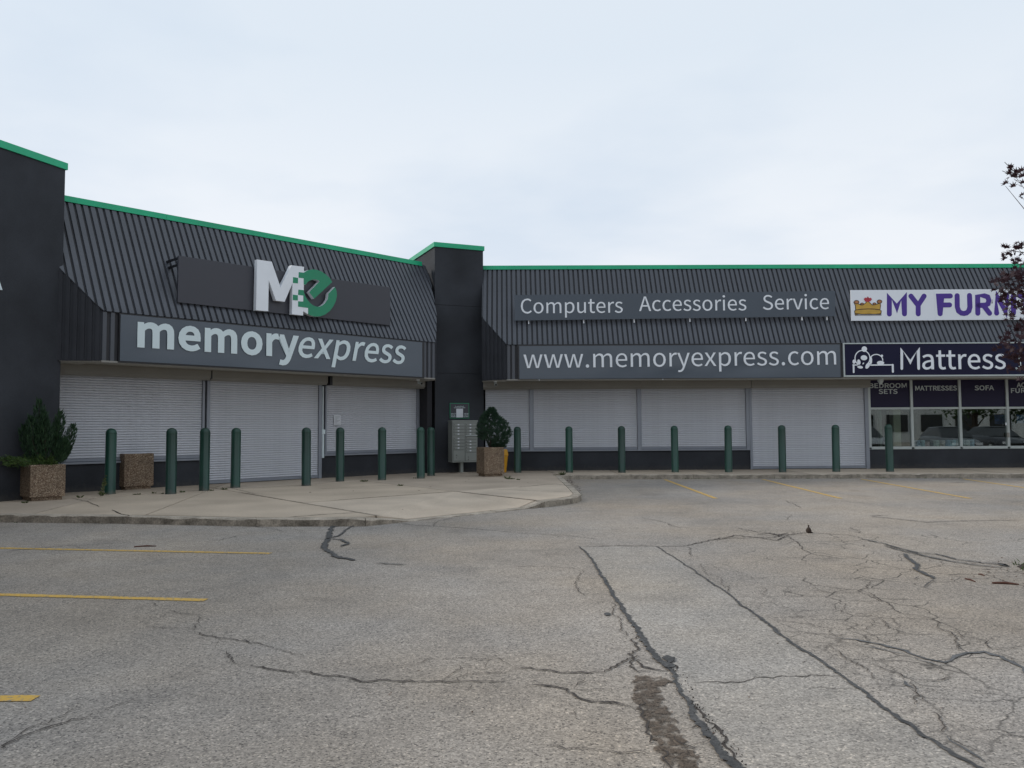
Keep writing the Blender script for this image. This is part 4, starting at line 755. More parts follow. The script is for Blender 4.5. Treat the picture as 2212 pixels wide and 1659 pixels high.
# left wing
bays = [(LF, 5.6, 9.72, ZS, False), (LF, 9.93, 13.22, SW+.004, True), (LF, 13.50, 16.90, ZS, False),
        (R, -0.62, 0.84, ZS, False), (R, 0.99, 4.44, ZS, False), (R, 4.59, 8.08, ZS, False), (R, 8.29, 12.07, SW+.004, True)]
for F, a, b, z0, door in bays: shutter(F, a, b, z0+(0.05 if not door else 0.01), 2.86)
for F, a, b, z0 in ((LF, 9.725, 9.79, ZS), (LF, 9.845, 9.925, SW), (LF, 13.225, 13.33, SW), (LF, 13.445, 13.495, ZS), (LF, 16.905, 17.0, ZS), (R, 0.845, 0.985, ZS), (R, 4.445, 4.585, ZS), (R, 8.085, 8.20, ZS), (R, 8.203, 8.285, SW), (R, 12.075, 12.20, SW)):
    guide(F, a, b, z0, 2.86)
for F, a, b in ((LF, 5.3, 9.80), (LF, 9.84, 13.33), (LF, 13.43, 17.05), (R, -0.68, 0.92), (R, 0.925, 4.51), (R, 4.515, 8.19), (R, 8.21, 12.16)): headbox(F, a, b)
for F, a, b in ((LF, 5.3, 9.79), (LF, 13.40, 17.0), (R, -0.66, 8.20)):
    MB().fbox(F, a, b, -0.02, 0.10, ZS-0.005, ZS+0.045).build('sill', M['guide'], B, bevel=.006)
# walls under and behind the shutters
for F, a, b in ((LF, 5.2, 9.83), (LF, 13.335, 17.25), (R, -0.72, 8.20), (R, 12.205, uR1)):
    MB().fbox(F, a, b, -0.2, 0.03, SW-.02, ZS-0.007).build('knee_wall', M['stucco'], B)
for F, a, b, z in ((LF, 5.2, 17.25, 0), (R, -0.72, 12.1, 0)):
    MB().fbox(F, a, b, -0.35, -0.21, SW-.02, ZFT).build('inner_wall', M['darkwall'], B)
for F, a, b in ((LF, 9.79, 9.845), (LF, 13.33, 13.445), (LF, 16.905, 17.25), (R, 8.2, 8.203)):
    MB().fbox(F, a, b, -0.2, 0.0, SW, ZFB).build('wall_pier', M['darkwall'], B)
MB().fbox(LF, 17.001, 17.2, 0.001, 0.45, SW, ZFB-0.01).build('wall_pier', M['darkwall'], B)
# pale conduit with its switch box between the second and third shutters
cq = MB(); cq.tube([LF.P(13.37, 0.05, 2.80), LF.P(13.37, 0.05, 1.52)], 0.022, 8).tube([LF.P(13.375, 0.05, 1.42), LF.P(13.375, 0.05, 0.72)], 0.040, 8)
cq.fbox(LF, 13.33, 13.43, 0.0, 0.085, 1.41, 1.54)
cq.build('conduit', M['letter'], B, smooth=True)
MB().fbox(LF, 13.38, 13.46, 0.06, 0.40, 2.82, ZFB).build('box_bracket', M['dark'], B)
MB().fbox(LF, 9.80, 9.84, 0.0, 0.36, 2.86, ZFB).build('box_bracket', M['dark'], B)

# shop windows of the furniture store
mu = [12.24, 13.67, 15.30, 16.90, 18.6, 20.3, 22.0, 23.7, 25.4, 27.1, 28.8, 30.5]
for k, u in enumerate(mu): MB().fbox(R, u-0.042, u+0.042, -0.06, 0.055, ZS+0.055, ZFB+0.01).build('mullion', M['alum'], B, bevel=.004)
for a, b in zip(mu, mu[1:]):
    MB().fbox(R, a+.043, b-.043, -0.06, 0.045, 2.10, 2.17).build('transom_bar', M['alum'], B, bevel=.004)
    wn = MB().fbox(R, a+.043, b-.043, -0.06, 0.050, ZS, ZS+0.085).build('window_sill', M['alum'], B, bevel=.004)
    pn = MB().fbox(R, a+.043, b-.043, -0.012, -0.004, ZS+0.086, 2.099).build('window_pane', M['glass'], B)
    MB().fbox(R, a+.043, b-.043, -0.012, -0.004, 2.171, ZFB+.005).build('transom_panel', M['navyfilm'], B)
MB().fbox(R, 12.205, uR1, -0.2, 0.06, ZS-.006, ZS-.001).build('sill', M['alum'], B)
# the room behind
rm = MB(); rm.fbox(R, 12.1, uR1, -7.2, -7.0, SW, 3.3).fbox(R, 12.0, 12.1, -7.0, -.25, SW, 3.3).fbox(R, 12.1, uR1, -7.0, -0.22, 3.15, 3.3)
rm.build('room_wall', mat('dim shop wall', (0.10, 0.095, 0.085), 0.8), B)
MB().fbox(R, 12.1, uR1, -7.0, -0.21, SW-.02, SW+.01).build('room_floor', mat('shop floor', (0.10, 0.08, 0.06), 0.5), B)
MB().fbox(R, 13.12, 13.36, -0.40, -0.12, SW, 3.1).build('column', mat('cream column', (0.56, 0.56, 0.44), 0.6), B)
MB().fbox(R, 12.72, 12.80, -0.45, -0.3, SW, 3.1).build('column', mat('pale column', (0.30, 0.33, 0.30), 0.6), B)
MB().fbox(R, 16.82, 16.90, 0.056, 0.10, 1.15, 1.30).build('door_lock', M['headbox'], B)
MB().fbox(R, 16.79, 16.83, 0.056, 0.075, 1.55, 1.64).build('door_contact', M['white'], B)

# ------------------------------------------------------------------ signs
def sign_root(F, u, off, z, name, label, cat='sign', group=None):
    return empty(name, F.P(u, off, z), label, cat, group)
# 1 lit box sign, left wing
s1 = sign_root(LF, 11.4, OV, ZFB, 'box_sign', 'long slate grey light box reading memoryexpress under the left sloping roof')
zb, zt = 3.095, 4.135
MB().fbox(LF, uSL0-.02, uSL1+.10, OV-0.018, OV+0.04, zb-.035, zt+.03).build('sign_frame', M['dark'], s1)
ps = MB()
for k in range(60):                      # the vinyl face is slightly buckled
    pass
def buckled(F, u0, u1, z0, z1, off, amp, mt, par):
    nx, nz2 = 90, 12; vs = []
    for j in range(nz2+1):
        for i in range(nx+1):
            u = u0+(u1-u0)*i/nx; z = z0+(z1-z0)*j/nz2
            ed = min(1, 6*i/nx, 6*(nx-i)/nx)*min(1, 3*j/nz2, 3*(nz2-j)/nz2)
            vs.append(F.P(u, off+amp*ed*mnoise.noise(Vector((u*0.9, z*1.6, 3.0))), z))
    fs = [(j*(nx+1)+i, j*(nx+1)+i+1, (j+1)*(nx+1)+i+1, (j+1)*(nx+1)+i) for j in range(nz2) for i in range(nx)]
    o = MB().add(vs, fs).build('sign_face', mt, par, smooth=True); return o
buckled(LF, uSL0, uSL1, zb, zt, OV+0.062, 0.016, M['signgrey'], s1)
u0, z0 = LF.W(OV+.06, 299, 750); u1, _ = LF.W(OV+.06, 640.8, 780); ue0, _ = LF.W(OV+.06, 644.6, 770); ue1, _ = LF.W(OV+.06, 875.5, 780)
_, zbl = LF.W(OV+.06, 578.3, 766); _, zxl = LF.W(OV+.06, 578.3, 719.7); xh = zxl-zbl
lettering(LF, OV+0.078, 'memory', u0, u1, zbl, xh*0.93, 'x', M['letter'], s1, bold=13, kern=10)
lettering(LF, OV+0.078, 'express', ue0, ue1, zbl, xh*0.93, 'x', M['letter'], s1, bold=4.5, shear=0.2, kern=4)

# 2 web address box sign, right wing
s2 = sign_root(R, 5.6, OV, ZFB, 'box_sign', 'long slate grey light box reading www.memoryexpress.com')
MB().fbox(R, uSR0-.03, uSR1+.03, OV-0.018, OV+0.04, ZFB-.0, 4.19).build('sign_frame', M['dark'], s2)
u0a, zc1 = R.W(OV+.06, 1122, 819); buckled(R, uSR0+.02, uSR1-.03, 3.09, 4.13, OV+0.062, 0.016, M['signgrey'], s2)
ua, za = R.W(OV+.07, 1130.8, 795.3); ub, zb2 = R.W(OV+.07, 1806, 787.5)
lettering(R, OV+0.08, 'www.memoryexpress.com', ua, ub, za, 0.425, 'x', M['white'], s2, bold=0, slope=(zb2-za)/(ub-ua))
for u in (1.1, 5.0):
    MB().fbox(R, u, u+.03, OV-.01, OV+.03, ZFB-.04, ZFB-.005).build('sign_clip', M['white'], s2)

# 3 aluminium sign on stand-offs
o3 = 1.34
s3 = sign_root(R, 5.6, o3, 5.0, 'fascia_sign', 'flat slate grey board reading Computers Accessories Service on the ribbed roof')
c = [R.W(o3, *p) for p in ((1112, 692.3), (1804.5, 683.2), (1804.0, 628.4), (1110.9, 637.3))]
q = MB(); q.fpoly(R, c, o3-.03, o3); q.build('sign_board', M['signmatt'], s3)
for t in (.0, .5, 1.0):
    u = c[0][0]+.05+t*(c[1][0]-c[0][0]-.1); zz = c[0][1]+(c[1][1]-c[0][1])*t
    MB().fbox(R, u-.02, u+.02, o3-.55, o3-.031, zz+.5, zz+.54).fbox(R, u-.02, u+.02, o3-.30, o3-.031, zz+.1, zz+.14).build('bracket', M['dark'], s3)
for px in (1142, 1261, 1370, 1490.5, 1611.5, 1733, 1787):
    u, zz = R.W(o3-.06, px, 692-(px-1112)*.013); MB().fbox(R, u-.018, u+.018, o3-.10, o3-.07, zz-.12, zz+.10).build('bracket', M['white'], s3)
for w, xa, xb, yb in (('Computers', 1125.1, 1345.3, 676.2), ('Accessories', 1380.6, 1612.3, 671.2), ('Service', 1647.9, 1790.9, 668.3)):
    ua, za = R.W(o3, xa, yb+.8); ub, zb2 = R.W(o3, xb, yb-.8)
    lettering(R, o3+.002, w, ua, ub, za, 0.475, 'C', M['white'], s3, bold=0, slope=(zb2-za)/(ub-ua), thick=.010)

# 4 crowned white sign
o4 = 1.34
s4 = sign_root(R, 14.5, o4, 5.0, 'fascia_sign', 'white roof sign with a gold crown and purple letters MY FURN')
D1 = crop(3100, 960, 3.456)
tl_ = R.W(o4, 1837.7, 626.6); bl_ = R.W(o4, 1839.5, 692.8)
wz = tl_[1]-bl_[1]
us = [tl_[0], tl_[0]+3.07+1.95, tl_[0]+8.1, tl_[0]+12.0]
us = [tl_[0], R.W(o4, 2019+132, 660)[0]-1.98, tl_[0]+8.0, tl_[0]+11.5]
for a, b in zip(us, us[1:]): MB().fbox(R, a+.002, b-.002, o4-.05, o4, bl_[1]+.012*(a-us[0])*.3, tl_[1]+.01*(a-us[0])*.3).build('sign_panel', M['signwhite'], s4)
for u in (us[0]+.25, us[0]+1.9, us[0]+4): MB().fbox(R, u, u+.05, o4-.40, o4-.051, bl_[1]+.15, bl_[1]+.2).build('bracket', M['dark'], s4)
dd = [0.0]
def fl(F, off, pts, mt, par, name, th=.004):
    dd[0] += .0006; MB().fpoly(F, pts, off+.0005, off+th+dd[0]).build(name, mt, par)
def D1p(x, y): return R.W(o4, *D1(x, y))
sw4 = 65/3.456*0.576/1759*25.9
lt = {'M': [[(812, 752), (812, 520), (910, 680), (1002, 520), (1008, 750)]], 'Y': [[(1092, 520), (1185, 640), (1262, 520)], [(1185, 640), (1186, 750)]],
      'F': [[(1602, 518), (1468, 520), (1470, 748)], [(1470, 636), (1592, 634)]], 'U': [[(1690, 515), (1692, 660), (1710, 715), (1745, 740), (1778, 745), (1812, 738), (1842, 712), (1856, 660), (1850, 512)]],
      'R': [[(1958, 742), (1956, 518), (2045, 516), (2085, 530), (2102, 575), (2090, 620), (2055, 638), (1960, 640)], [(2030, 640), (2110, 742)]], 'N': [[(2202, 740), (2200, 515), (2330, 735), (2330, 512)]],
      'I': [[(2420, 512), (2420, 735)]], 'T': [[(2500, 515), (2660, 513)], [(2580, 515), (2580, 733)]]}
for ch, ss in lt.items():
    q = MB()
    for s_ in ss:
        dd[0] += .0006; q.fpoly(R, stroke_pts([D1p(*p) for p in s_], sw4), o4+.0005, o4+.004+dd[0])
    q.build('letter', M['purple'], s4)
dd[0] = 0
base = [(372, 758), (366, 715), (382, 700), (375, 640), (357, 612), (400, 620), (440, 640), (470, 640), (510, 610), (530, 585), (555, 610), (590, 640), (625, 635), (660, 625), (690, 615), (694, 640), (686, 700), (702, 712), (698, 750), (640, 752), (560, 748), (480, 752), (420, 750)]
fl(R, o4, stroke_pts([D1p(*p) for p in base+base[:1]], 0.045), M['brownline'], s4, 'crown_outline')
fl(R, o4+.001, [D1p(*p) for p in base[::-1]], M['gold'], s4, 'crown')
for p in ([(382, 700), (450, 690), (540, 686), (620, 688), (686, 698)], [(366, 745), (450, 756), (560, 756), (640, 755), (698, 748)], [(368, 770), (708, 768)]):
    fl(R, o4+.002, stroke_pts([D1p(*k) for k in p], 0.025 if p[0][1] < 769 else .012), M['brownline'], s4, 'crown_line')
for x, y, r in ((386, 598, 30), (683, 592, 30), (458, 622, 20), (617, 620, 20)):
    fl(R, o4+.002, [D1p(x+(r+5)*cos(t), y+(r-3)*sin(t)) for t in [-k*pi/8 for k in range(16)]], M['brownline'], s4, 'crown_line')
    fl(R, o4+.003, [D1p(x+(r-4)*cos(t), y+(r-12)*sin(t)) for t in [-k*pi/8 for k in range(16)]], M['orange'], s4, 'crown_ball')
fl(R, o4+.003, [D1p(*p) for p in ((480, 560), (500, 590), (535, 598), (568, 585), (585, 560), (570, 542), (545, 545), (532, 524), (520, 545), (495, 540))], M['red'], s4, 'crown_jewel')

# 5 navy light box
s5 = sign_root(R, 14.5, OV, ZFB, 'box_sign', 'navy light box with a sleeping bear on a bed and the word Mattress')
D2 = crop(3160, 1230, 6.506)
o5 = OV+.06
def D2p(x, y): return R.W(o5, *D2(x, y))
uA = D2p(10, 700)[0]; zA = D2p(30, 1190)[1]; zB = D2p(30, 372)[1]; uB = 27.5
MB().fbox(R, uA, uB, OV-.018, o5-.002, zA-.01, zB+.01).build('sign_box', M['alum'], s5)
fr = MB(); fw = .045
fr.fbox(R, uA, uA+fw, o5-.001, o5+.02, zA, zB).fbox(R, uA+fw+.001, uB, o5-.001, o5+.02, zA, zA+fw).fbox(R, uA+fw+.001, uB, o5-.001, o5+.02, zB-fw*.6, zB).build('sign_frame', M['alum'], s5)
MB().fbox(R, uA+fw+.002, uB-.01, o5-.0015, o5+.004, zA+fw+.001, zB-fw*.6-.001).build('sign_face', M['navy'], s5)
dd[0] = 0; o5f = o5+.005
W_ = lambda w: w/6.506*0.576/1759*25.85
def D2s(pts, w, nm='emblem_line'): fl(R, o5f, stroke_pts([D2p(*p) for p in pts], W_(w)), M['white'], s5, nm)
def ell(cx, cy, rx, ry, rot=0, nm='emblem_spot'):
    c_, s_ = cos(radians(rot)), sin(radians(rot))
    fl(R, o5f, [D2p(cx+rx*cos(t)*c_-ry*sin(t)*s_, cy+rx*cos(t)*s_+ry*sin(t)*c_) for t in [-k*pi/10 for k in range(20)]], M['white'], s5, nm)
D2s(arc(480, 735, 182, 188, 125, 400, 28), 24); D2s(arc(815, 790, 160, 145, 220, 360, 16), 24)
ell(525, 515, 66, 68); ell(275, 822, 38, 52); ell(516, 727, 80, 62, 5); ell(392, 832, 40, 66, 170); ell(500, 865, 26, 14, -50); ell(422, 955, 68, 34, 8); ell(606, 920, 46, 82, 32); ell(682, 790, 32, 98, 0); ell(952, 680, 28, 30); ell(920, 852, 88, 50)
D2s([(245, 903), (352, 903)], 28); D2s([(262, 905), (264, 1080)], 40); D2s([(680, 905), (1220, 900)], 30); D2s([(1215, 900), (1220, 1070)], 46)
D2s([(1437, 990), (1435, 520), (1645, 835), (1838, 520), (1848, 990)], 62, 'letter')
ua, za = R.W(o5f, 1934.8+0, 803.6); C6 = crop(2600, 900, 1.784)
ua, za = R.W(o5f, *C6(1533, 864)); ub, zb2 = R.W(o5f, *C6(2090, 862)); _, zx = R.W(o5f, *C6(1700, 757))
lettering(R, o5f, 'attress', ua, ub, za, (zx-za)*.93, 'a', M['white'], s5, bold=2.5)
ua, za = R.W(o5f, *C6(2158, 864)); lettering(R, o5f, '10', ua, ua+.62, za, .45, '1', M['letter'], s5, bold=4)

# 6 raised logo on its backing board
o6 = 1.48
s6 = sign_root(LF, 11.6, o6, 4.6, 'logo_sign', 'charcoal board with large white M joined to a green slanted e')
bk = [LF.W(o6, 384, 651.5), LF.W(o6, 841.4, 704), LF.W(o6, 844.0, 622.2), LF.W(o6, 385, 550.3)]
u_l, u_r = bk[0][0], (bk[1][0]+bk[2][0])/2; zlo, zhi = (bk[0][1]+bk[1][1])/2, (bk[2][1]+bk[3][1])/2
MB().fbox(LF, u_l, u_r, o6-.06, o6, zlo, zhi).build('backing_board', M['signdark'], s6, bevel=.004)
for u in (u_l+.02, (u_l+u_r)/2, u_r-.1):
    MB().fbox(LF, u, u+.06, o6-.95, o6-.061, zhi-.06, zhi-.02).fbox(LF, u, u+.06, o6-.95, o6-.061, zhi-.22, zhi-.18).fbox(LF, u, u+.05, o6-.35, o6-.061, zlo+.05, zlo+.1).build('bracket', M['dark'], s6)
DL = crop(920, 940, 5.8211); oM = o6+.16
def DLp(x, y): return LF.W(oM, *DL(x, y))
def raised(name, pts, mf, extra=0.0, back=None):
    P_ = [DLp(*p) for p in pts]
    if sum(P_[k][0]*P_[(k+1) % len(P_)][1]-P_[(k+1) % len(P_)][0]*P_[k][1] for k in range(len(P_))) < 0: P_ = P_[::-1]
    MB().fpoly(LF, P_, o6+.03 if back is None else back, oM+extra, 0, 1).build(name, [mf, M['white']], s6)
raised('letter_m', [(258, 192), (577, 240), (768, 800), (1008, 318), (1283, 352), (1278, 740), (1270, 1240), (1368, 1250), (1365, 1385), (1262, 1320), (1262, 1415), (1018, 1388), (1030, 712), (858, 1115), (668, 1088), (512, 645), (500, 1322), (232, 1300)], M['white'])
g1 = [(1895, 685), (1845, 605), (1765, 525), (1660, 455), (1560, 418), (1480, 408), (1390, 420), (1330, 442), (1278, 480), (1165, 468), (1158, 590), (1272, 605), (1272, 738), (1318, 740), (1350, 695), (1400, 655), (1460, 632), (1520, 628), (1575, 642), (1620, 668), (1390, 905), (1500, 1050)]
g2 = [(1955, 790), (1810, 940), (1808, 1000), (1790, 1070), (1745, 1140), (1690, 1190), (1620, 1222), (1550, 1222), (1480, 1195), (1410, 1140), (1350, 1065), (1305, 985), (1280, 920), (1270, 860), (1155, 850), (1148, 965), (1265, 980), (1262, 1110), (1150, 1105), (1148, 1222), (1368, 1250), (1370, 1385), (1450, 1425), (1540, 1440), (1640, 1432), (1740, 1395), (1840, 1320), (1920, 1215), (1975, 1100), (1998, 980), (1990, 880)]
raised('letter_e', g1, M['logogreen'], .004); raised('letter_e', g2, M['logogreen'], .004)
for sq in ([(1040, 578), (1150, 592), (1148, 715), (1035, 705)], [(1035, 960), (1145, 972), (1145, 1088), (1033, 1080)]): raised('green_square', sq, M['logogreen'], .005, back=oM-.002)

# 7 tip of a letter on the left pillar, 8 notices
s7 = sign_root(QF, -1.7, 0, 4.8, 'wall_letter', 'pale slanted tip of a sign letter high on the left pillar', 'sign letter')
p1 = QF.W(.05, -12, 590); p2 = QF.W(.05, 2.5, 626)
MB().fpoly(QF, [(p1[0]-.05, p1[1]), (p1[0]+.06, p1[1]), (p2[0]+.03, p2[1]), (p2[0]-.06, p2[1])][::-1], 0.001, .05).build('letter', M['letter'], s7)
def poster(F, off, c0, c1, label, name='paper_notice', cat='notice', mt=None):
    a = F.W(off, *c0); b = F.W(off, *c1); r_ = sign_root(F, (a[0]+b[0])/2, off, b[1], name, label, cat)
    MB().fbox(F, a[0], b[0], off, off+.003, b[1], a[1]).build('sheet', mt or M['paper'], r_)
    return r_, a, b
r8, a, b = poster(LF, .055, (721.4, 896.4), (736.5, 918.8), 'white paper sheet stuck on the shutter left of the inside corner')
for k in range(9):
    z = a[1]-.05-k*.036; MB().fbox(LF, a[0]+.04, b[0]-.04-.05*(k % 3), .0585, .0592, z-.008, z).build('print_line', M['ptext'], r8)
r9 = sign_root(PF, .8, 0, 1.9, 'hours_sign', 'dark green-edged opening hours board on the pillar above the mailboxes')
a = PF.W(.03, 971.8, 870.5); b = PF.W(.03, 1013.5, 903.6)
MB().fbox(PF, a[0], b[0], .001, .03, b[1], a[1]).build('sign_border', M['logogreen'], r9)
MB().fbox(PF, a[0]+.018, b[0]-.018, .0301, .034, b[1]+.018, a[1]-.018).build('sign_face', M['signdark'], r9)
ww, hh = b[0]-a[0], a[1]-b[1]
for t, x0, x1, y in (('London', .28, .72, .24), ('London', .22, .60, .33), ('ON', .64, .78, .33), ('Tues - Fri', .05, .30, .72), ('Saturday', .05, .28, .81), ('Sun/Mon', .05, .29, .91), ('7:00 PM', .72, .95, .72), ('6:00 PM', .72, .95, .81), ('CLOSED', .71, .95, .91)):
    lettering(PF, .0342, t, a[0]+ww*x0, a[0]+ww*x1, a[1]-hh*y, hh*.055, 'N' if 0 else 'T' , M['letter'], r9, bold=6, thick=.001)
r10 = sign_root(PF, .8, .04, 1.95, 'paper_notice', 'white paper taped over the middle of the opening hours board', 'notice')
MB().fbox(PF, a[0]+ww*.325, a[0]+ww*.675, .036, .038, b[1]+.03, b[1]+hh*.63).build('sheet', M['paper'], r10)

# transom lettering on the navy film
def trans(lines, u0, u1, label, fh):
    r_ = sign_root(R, (u0+u1)/2, 0, 2.2, 'window_sign', label, 'window sign', 'navy window signs of the furniture store')
    MB().fbox(R, u0, u1, -.0035, -.002, 2.175, ZFB).build('sign_film', M['navyfilm'], r_)
    for t, ua, ub, z in lines: lettering(R, -.0018, t, ua, ub, z, fh, 'E', M['alum'], r_, bold=9, thick=.002)
def tu(x, y): return R.W(0, *C6(x, y))
z1_, z2_ = tu(1300, 989)[1], tu(1300, 1028)[1]
trans([('BEDROOM', tu(1178, 980)[0], tu(1427, 980)[0], z1_), ('SETS', tu(1240, 980)[0], tu(1364, 980)[0], z2_)], mu[0]+.043, mu[1]-.043, 'navy window sign reading BEDROOM SETS beside the shuttered door', .15)
trans([('MATTRESSES', tu(1485, 980)[0], tu(1762, 980)[0], tu(1600, 1006)[1])], mu[1]+.043, mu[2]-.043, 'navy window sign reading MATTRESSES', .15)
trans([('SOFA', tu(1883, 980)[0], tu(2010, 980)[0], tu(1950, 1004)[1])], mu[2]+.043, mu[3]-.043, 'navy window sign reading SOFA', .15)
ua = tu(2165, 980)[0]; uf = tu(2125, 980)[0]; trans([('ACCENT', ua, ua+.86, tu(2150, 985)[1]), ('FURNITURE', uf, uf+1.42, tu(2150, 1022)[1])], mu[3]+.043, mu[4]-.043, 'navy window sign cut off by the right edge, first letters AC and FUR', .15)
# posters hanging inside the glass
blue = mat('blue poster print', (0.03, 0.07, 0.22), 0.4, var=0.5, scale=9)
blue2 = mat('white blue poster print', (0.10, 0.17, 0.34), 0.4, var=0.7, scale=6)
poster(R, -.20, (2148, 896), (2176, 916), 'dim blue poster inside the pane left of the shop door', 'poster', 'poster', blue)
poster(R, -.20, (2195.5, 896), (2238, 914), 'bright blue and white poster in the pane at the right edge', 'poster', 'poster', blue2)

# ------------------------------------------------------------------ bollards
def bollard_mesh():
    q = MB(); r = 0.115; n = 28; prof = [(r+.006, 0.0), (r+.006, .01), (r, .012), (r, 1.36)]
    for k in range(1, 7): t = k*pi/2/6; prof.append((r*cos(t)+.0015, 1.36+r*0.95*sin(t)))
    b = 0
    for rr, z in prof:
        for j in range(n):
            fl_ = 0.0 if (j % 7) else 0.010        # the moulded flutes of the sleeve
            t = 2*pi*j/n+.2; q.v.append(((rr-fl_*(rr > .09))*cos(t), (rr-fl_*(rr > .09))*sin(t), z))
    for k in range(len(prof)-1):
        for j in range(n): q.f.append((k*n+j, k*n+(j+1) % n, (k+1)*n+(j+1) % n, (k+1)*n+j)); q.i.append(0)
    q.f.append(tuple((len(prof)-1)*n+j for j in range(n))); q.i.append(0)
    return mesh('bollard', q.v, q.f, M['bollard'], smooth=True)
bmesh_ = bollard_mesh(); seam = MB()
seam.lathe((0, 0, 0), [(.1165, 1.345), (.119, 1.350), (.119, 1.358), (.1165, 1.363)], 28); seam_me = mesh('sleeve_band', seam.v, seam.f, M['bollard'], smooth=True)
BL = [((237.5, 1067), 'green bollard nearest the left planter, in front of the empty planter\'s left side'), ((368.8, 1066.9), 'green bollard just right of the empty planter'), ((440.8, 1059.8), 'green bollard in front of the post between the first two shutters'),
      ((508.3, 1053.6), 'green bollard before the left part of the tall middle shutter'), ((661.3, 1049), 'green bollard before the right edge of the tall middle shutter'), ((734.2, 1040), 'green bollard below the paper sheet on the third shutter'),
      ((825, 1036.9), 'lone green bollard before the right half of the third shutter'), ((909, 1033.4), 'lighter green bollard, left one of the close pair by the corner pillar'), ((931, 1027.7), 'lighter green bollard, right one of the close pair touching the corner pillar'),
      ((1118.3, 1021), 'green bollard right beside the bushy planter and yellow bin'), ((1229.8, 1021), 'second green bollard to the right of the bushy planter, before the first wide shutter'), ((1343.5, 1021), 'green bollard just left of the post between the two wide right shutters'),
      ((1458.5, 1020), 'green bollard just right of the post between the two wide right shutters'), ((1574, 1020), 'green bollard left of the right-hand shutter door'), ((1690.5, 1020), 'green bollard before the left half of the right-hand shutter door'),
      ((1806.5, 1019), 'green bollard before the right half of the right-hand shutter door'), ((1922.5, 1019), 'green bollard in front of the furniture store window, rightmost')]
for k, (p, lab) in enumerate(BL):
    x, y = G(*p, SW); o = empty('bollard', (x, y, SW), lab, 'bollard', 'green bollards along the shop fronts', rz=random.uniform(0, 6))
    o.rotation_euler = (random.uniform(-.006, .006), random.uniform(-.006, .006), random.uniform(0, 6))
    link('sleeve', bmesh_, o); link('sleeve_band', seam_me, o)

# ------------------------------------------------------------------ planters
def planter(x, y, rz, w, h, lab, d=None):
    """x, y = the near corner seen in the photograph; box runs right and back from it"""
    d = d or w; o = empty('concrete_planter', (x, y, SW), lab, 'planter', 'square exposed aggregate planters', rz=rz)
    t = 0.07; ft = 0.045; bh = 0.07
    q = MB(); q.box(ft, w-ft, ft, d-ft, 0.0, bh); b1 = q.build('plinth', M['agg'], o, bevel=.008, local=True)
    q = MB(); z0, z1 = bh, h
    q.box(0, w, 0, t, z0, z1).box(0, w, d-t, d, z0, z1).box(0, t, t, d-t, z0, z1).box(w-t, w, t, d-t, z0, z1).box(t, w-t, t, d-t, z0, z0+.06)
    bm = bmesh.new(); me = mesh('pot', q.v, q.f, M['agg']); bm.from_mesh(me)
    bm.free()
    bm = bmesh.new()                                    # one clean open-topped body with an inward rim
    o4_ = [(0, 0), (w, 0), (w, d), (0, d)]; i4_ = [(t, t), (w-t, t), (w-t, d-t), (t, d-t)]
    vs = [(a, b, z0) for a, b in o4_]+[(a, b, z1) for a, b in o4_]+[(a, b, z1) for a, b in i4_]+[(a, b, z1-.12) for a, b in i4_]
    fs = [(3, 2, 1, 0)]+[(k, (k+1) % 4, 4+(k+1) % 4, 4+k) for k in range(4)]+[(4+k, 4+(k+1) % 4, 8+(k+1) % 4, 8+k) for k in range(4)]+[(8+k, 8+(k+1) % 4, 12+(k+1) % 4, 12+k) for k in range(4)]
    ob = link('pot', mesh('pot', vs, fs, M['agg']), o); bv = ob.modifiers.new('bevel', 'BEVEL'); bv.width = .018; bv.segments = 3; bv.limit_method = 'ANGLE'
    MB().box(t-.002, w-t+.002, t-.002, d-t+.002, z1-.13, z1-.10).build('soil', M['soil'], o, local=True)
    return o
aL_rot = pi/2-0.76172; aP_rot = pi/2-PA
xa, ya = G(63.8, 1083.6, SW); planter(xa, ya, aL_rot, 0.66, 0.73, 'brown aggregate planter at the far left with an upright juniper')
xb, yb = G(267.5, 1058.9, SW); planter(xb, yb, aL_rot, 0.70, 0.86, 'brown aggregate planter without plants, standing behind the bollards')
xc, yc = G(1046.2, 1030.3, SW); planter(xc, yc, aP_rot, 0.64, 0.86, 'darker brown aggregate planter with a bushy pine beside the mailboxes')
# dry stub in the empty planter
x, y = LF.P(*[0, 0, 0])[:2]
u_, z_ = 0, 0
stx, sty = xb+cos(aL_rot)*.25-sin(aL_rot)*.35, yb+sin(aL_rot)*.25+cos(aL_rot)*.35
tag(MB().tube([(stx, sty, SW+.74), (stx+.01, sty, SW+.86), (stx+.03, sty+.01, SW+.93)], [.03, .035, .015], 7).build('dead_stub', M['twig']), 'small dark dead plant stub poking out of the bare planter', 'plant stub')

# ------------------------------------------------------------------ mailboxes
mx0, my0 = G(977.1, 1021.5, SW)
mo = Vector((-1.46, 25.95, 0)); MF = Frame(PA, 0, (mo.x, mo.y))
u_a, z_t = MF.W(0, 977.1, 908); u_b, z_b = MF.W(0, 1031.5, 998)
mb_ = empty('mailbox_cluster', (*MF.P((u_a+u_b)/2, -.2, 0)[:2], SW), 'grey-beige cluster of locked mailboxes on a single post before the pillar', 'mailbox')
cab = MB().fbox(MF, u_a, u_b, -.42, 0, z_b, z_t-.05).build('cabinet', M['box'], mb_, bevel=.006)
MB().fbox(MF, u_a-.012, u_b+.012, -.43, .018, z_t-.045, z_t).build('roof', M['box'], mb_, bevel=.006)
MB().fbox(MF, (u_a+u_b)/2-.11, (u_a+u_b)/2+.11-.12, -.28, -.12, SW+.02, z_b-.001).build('pedestal', M['box'], mb_, bevel=.008)
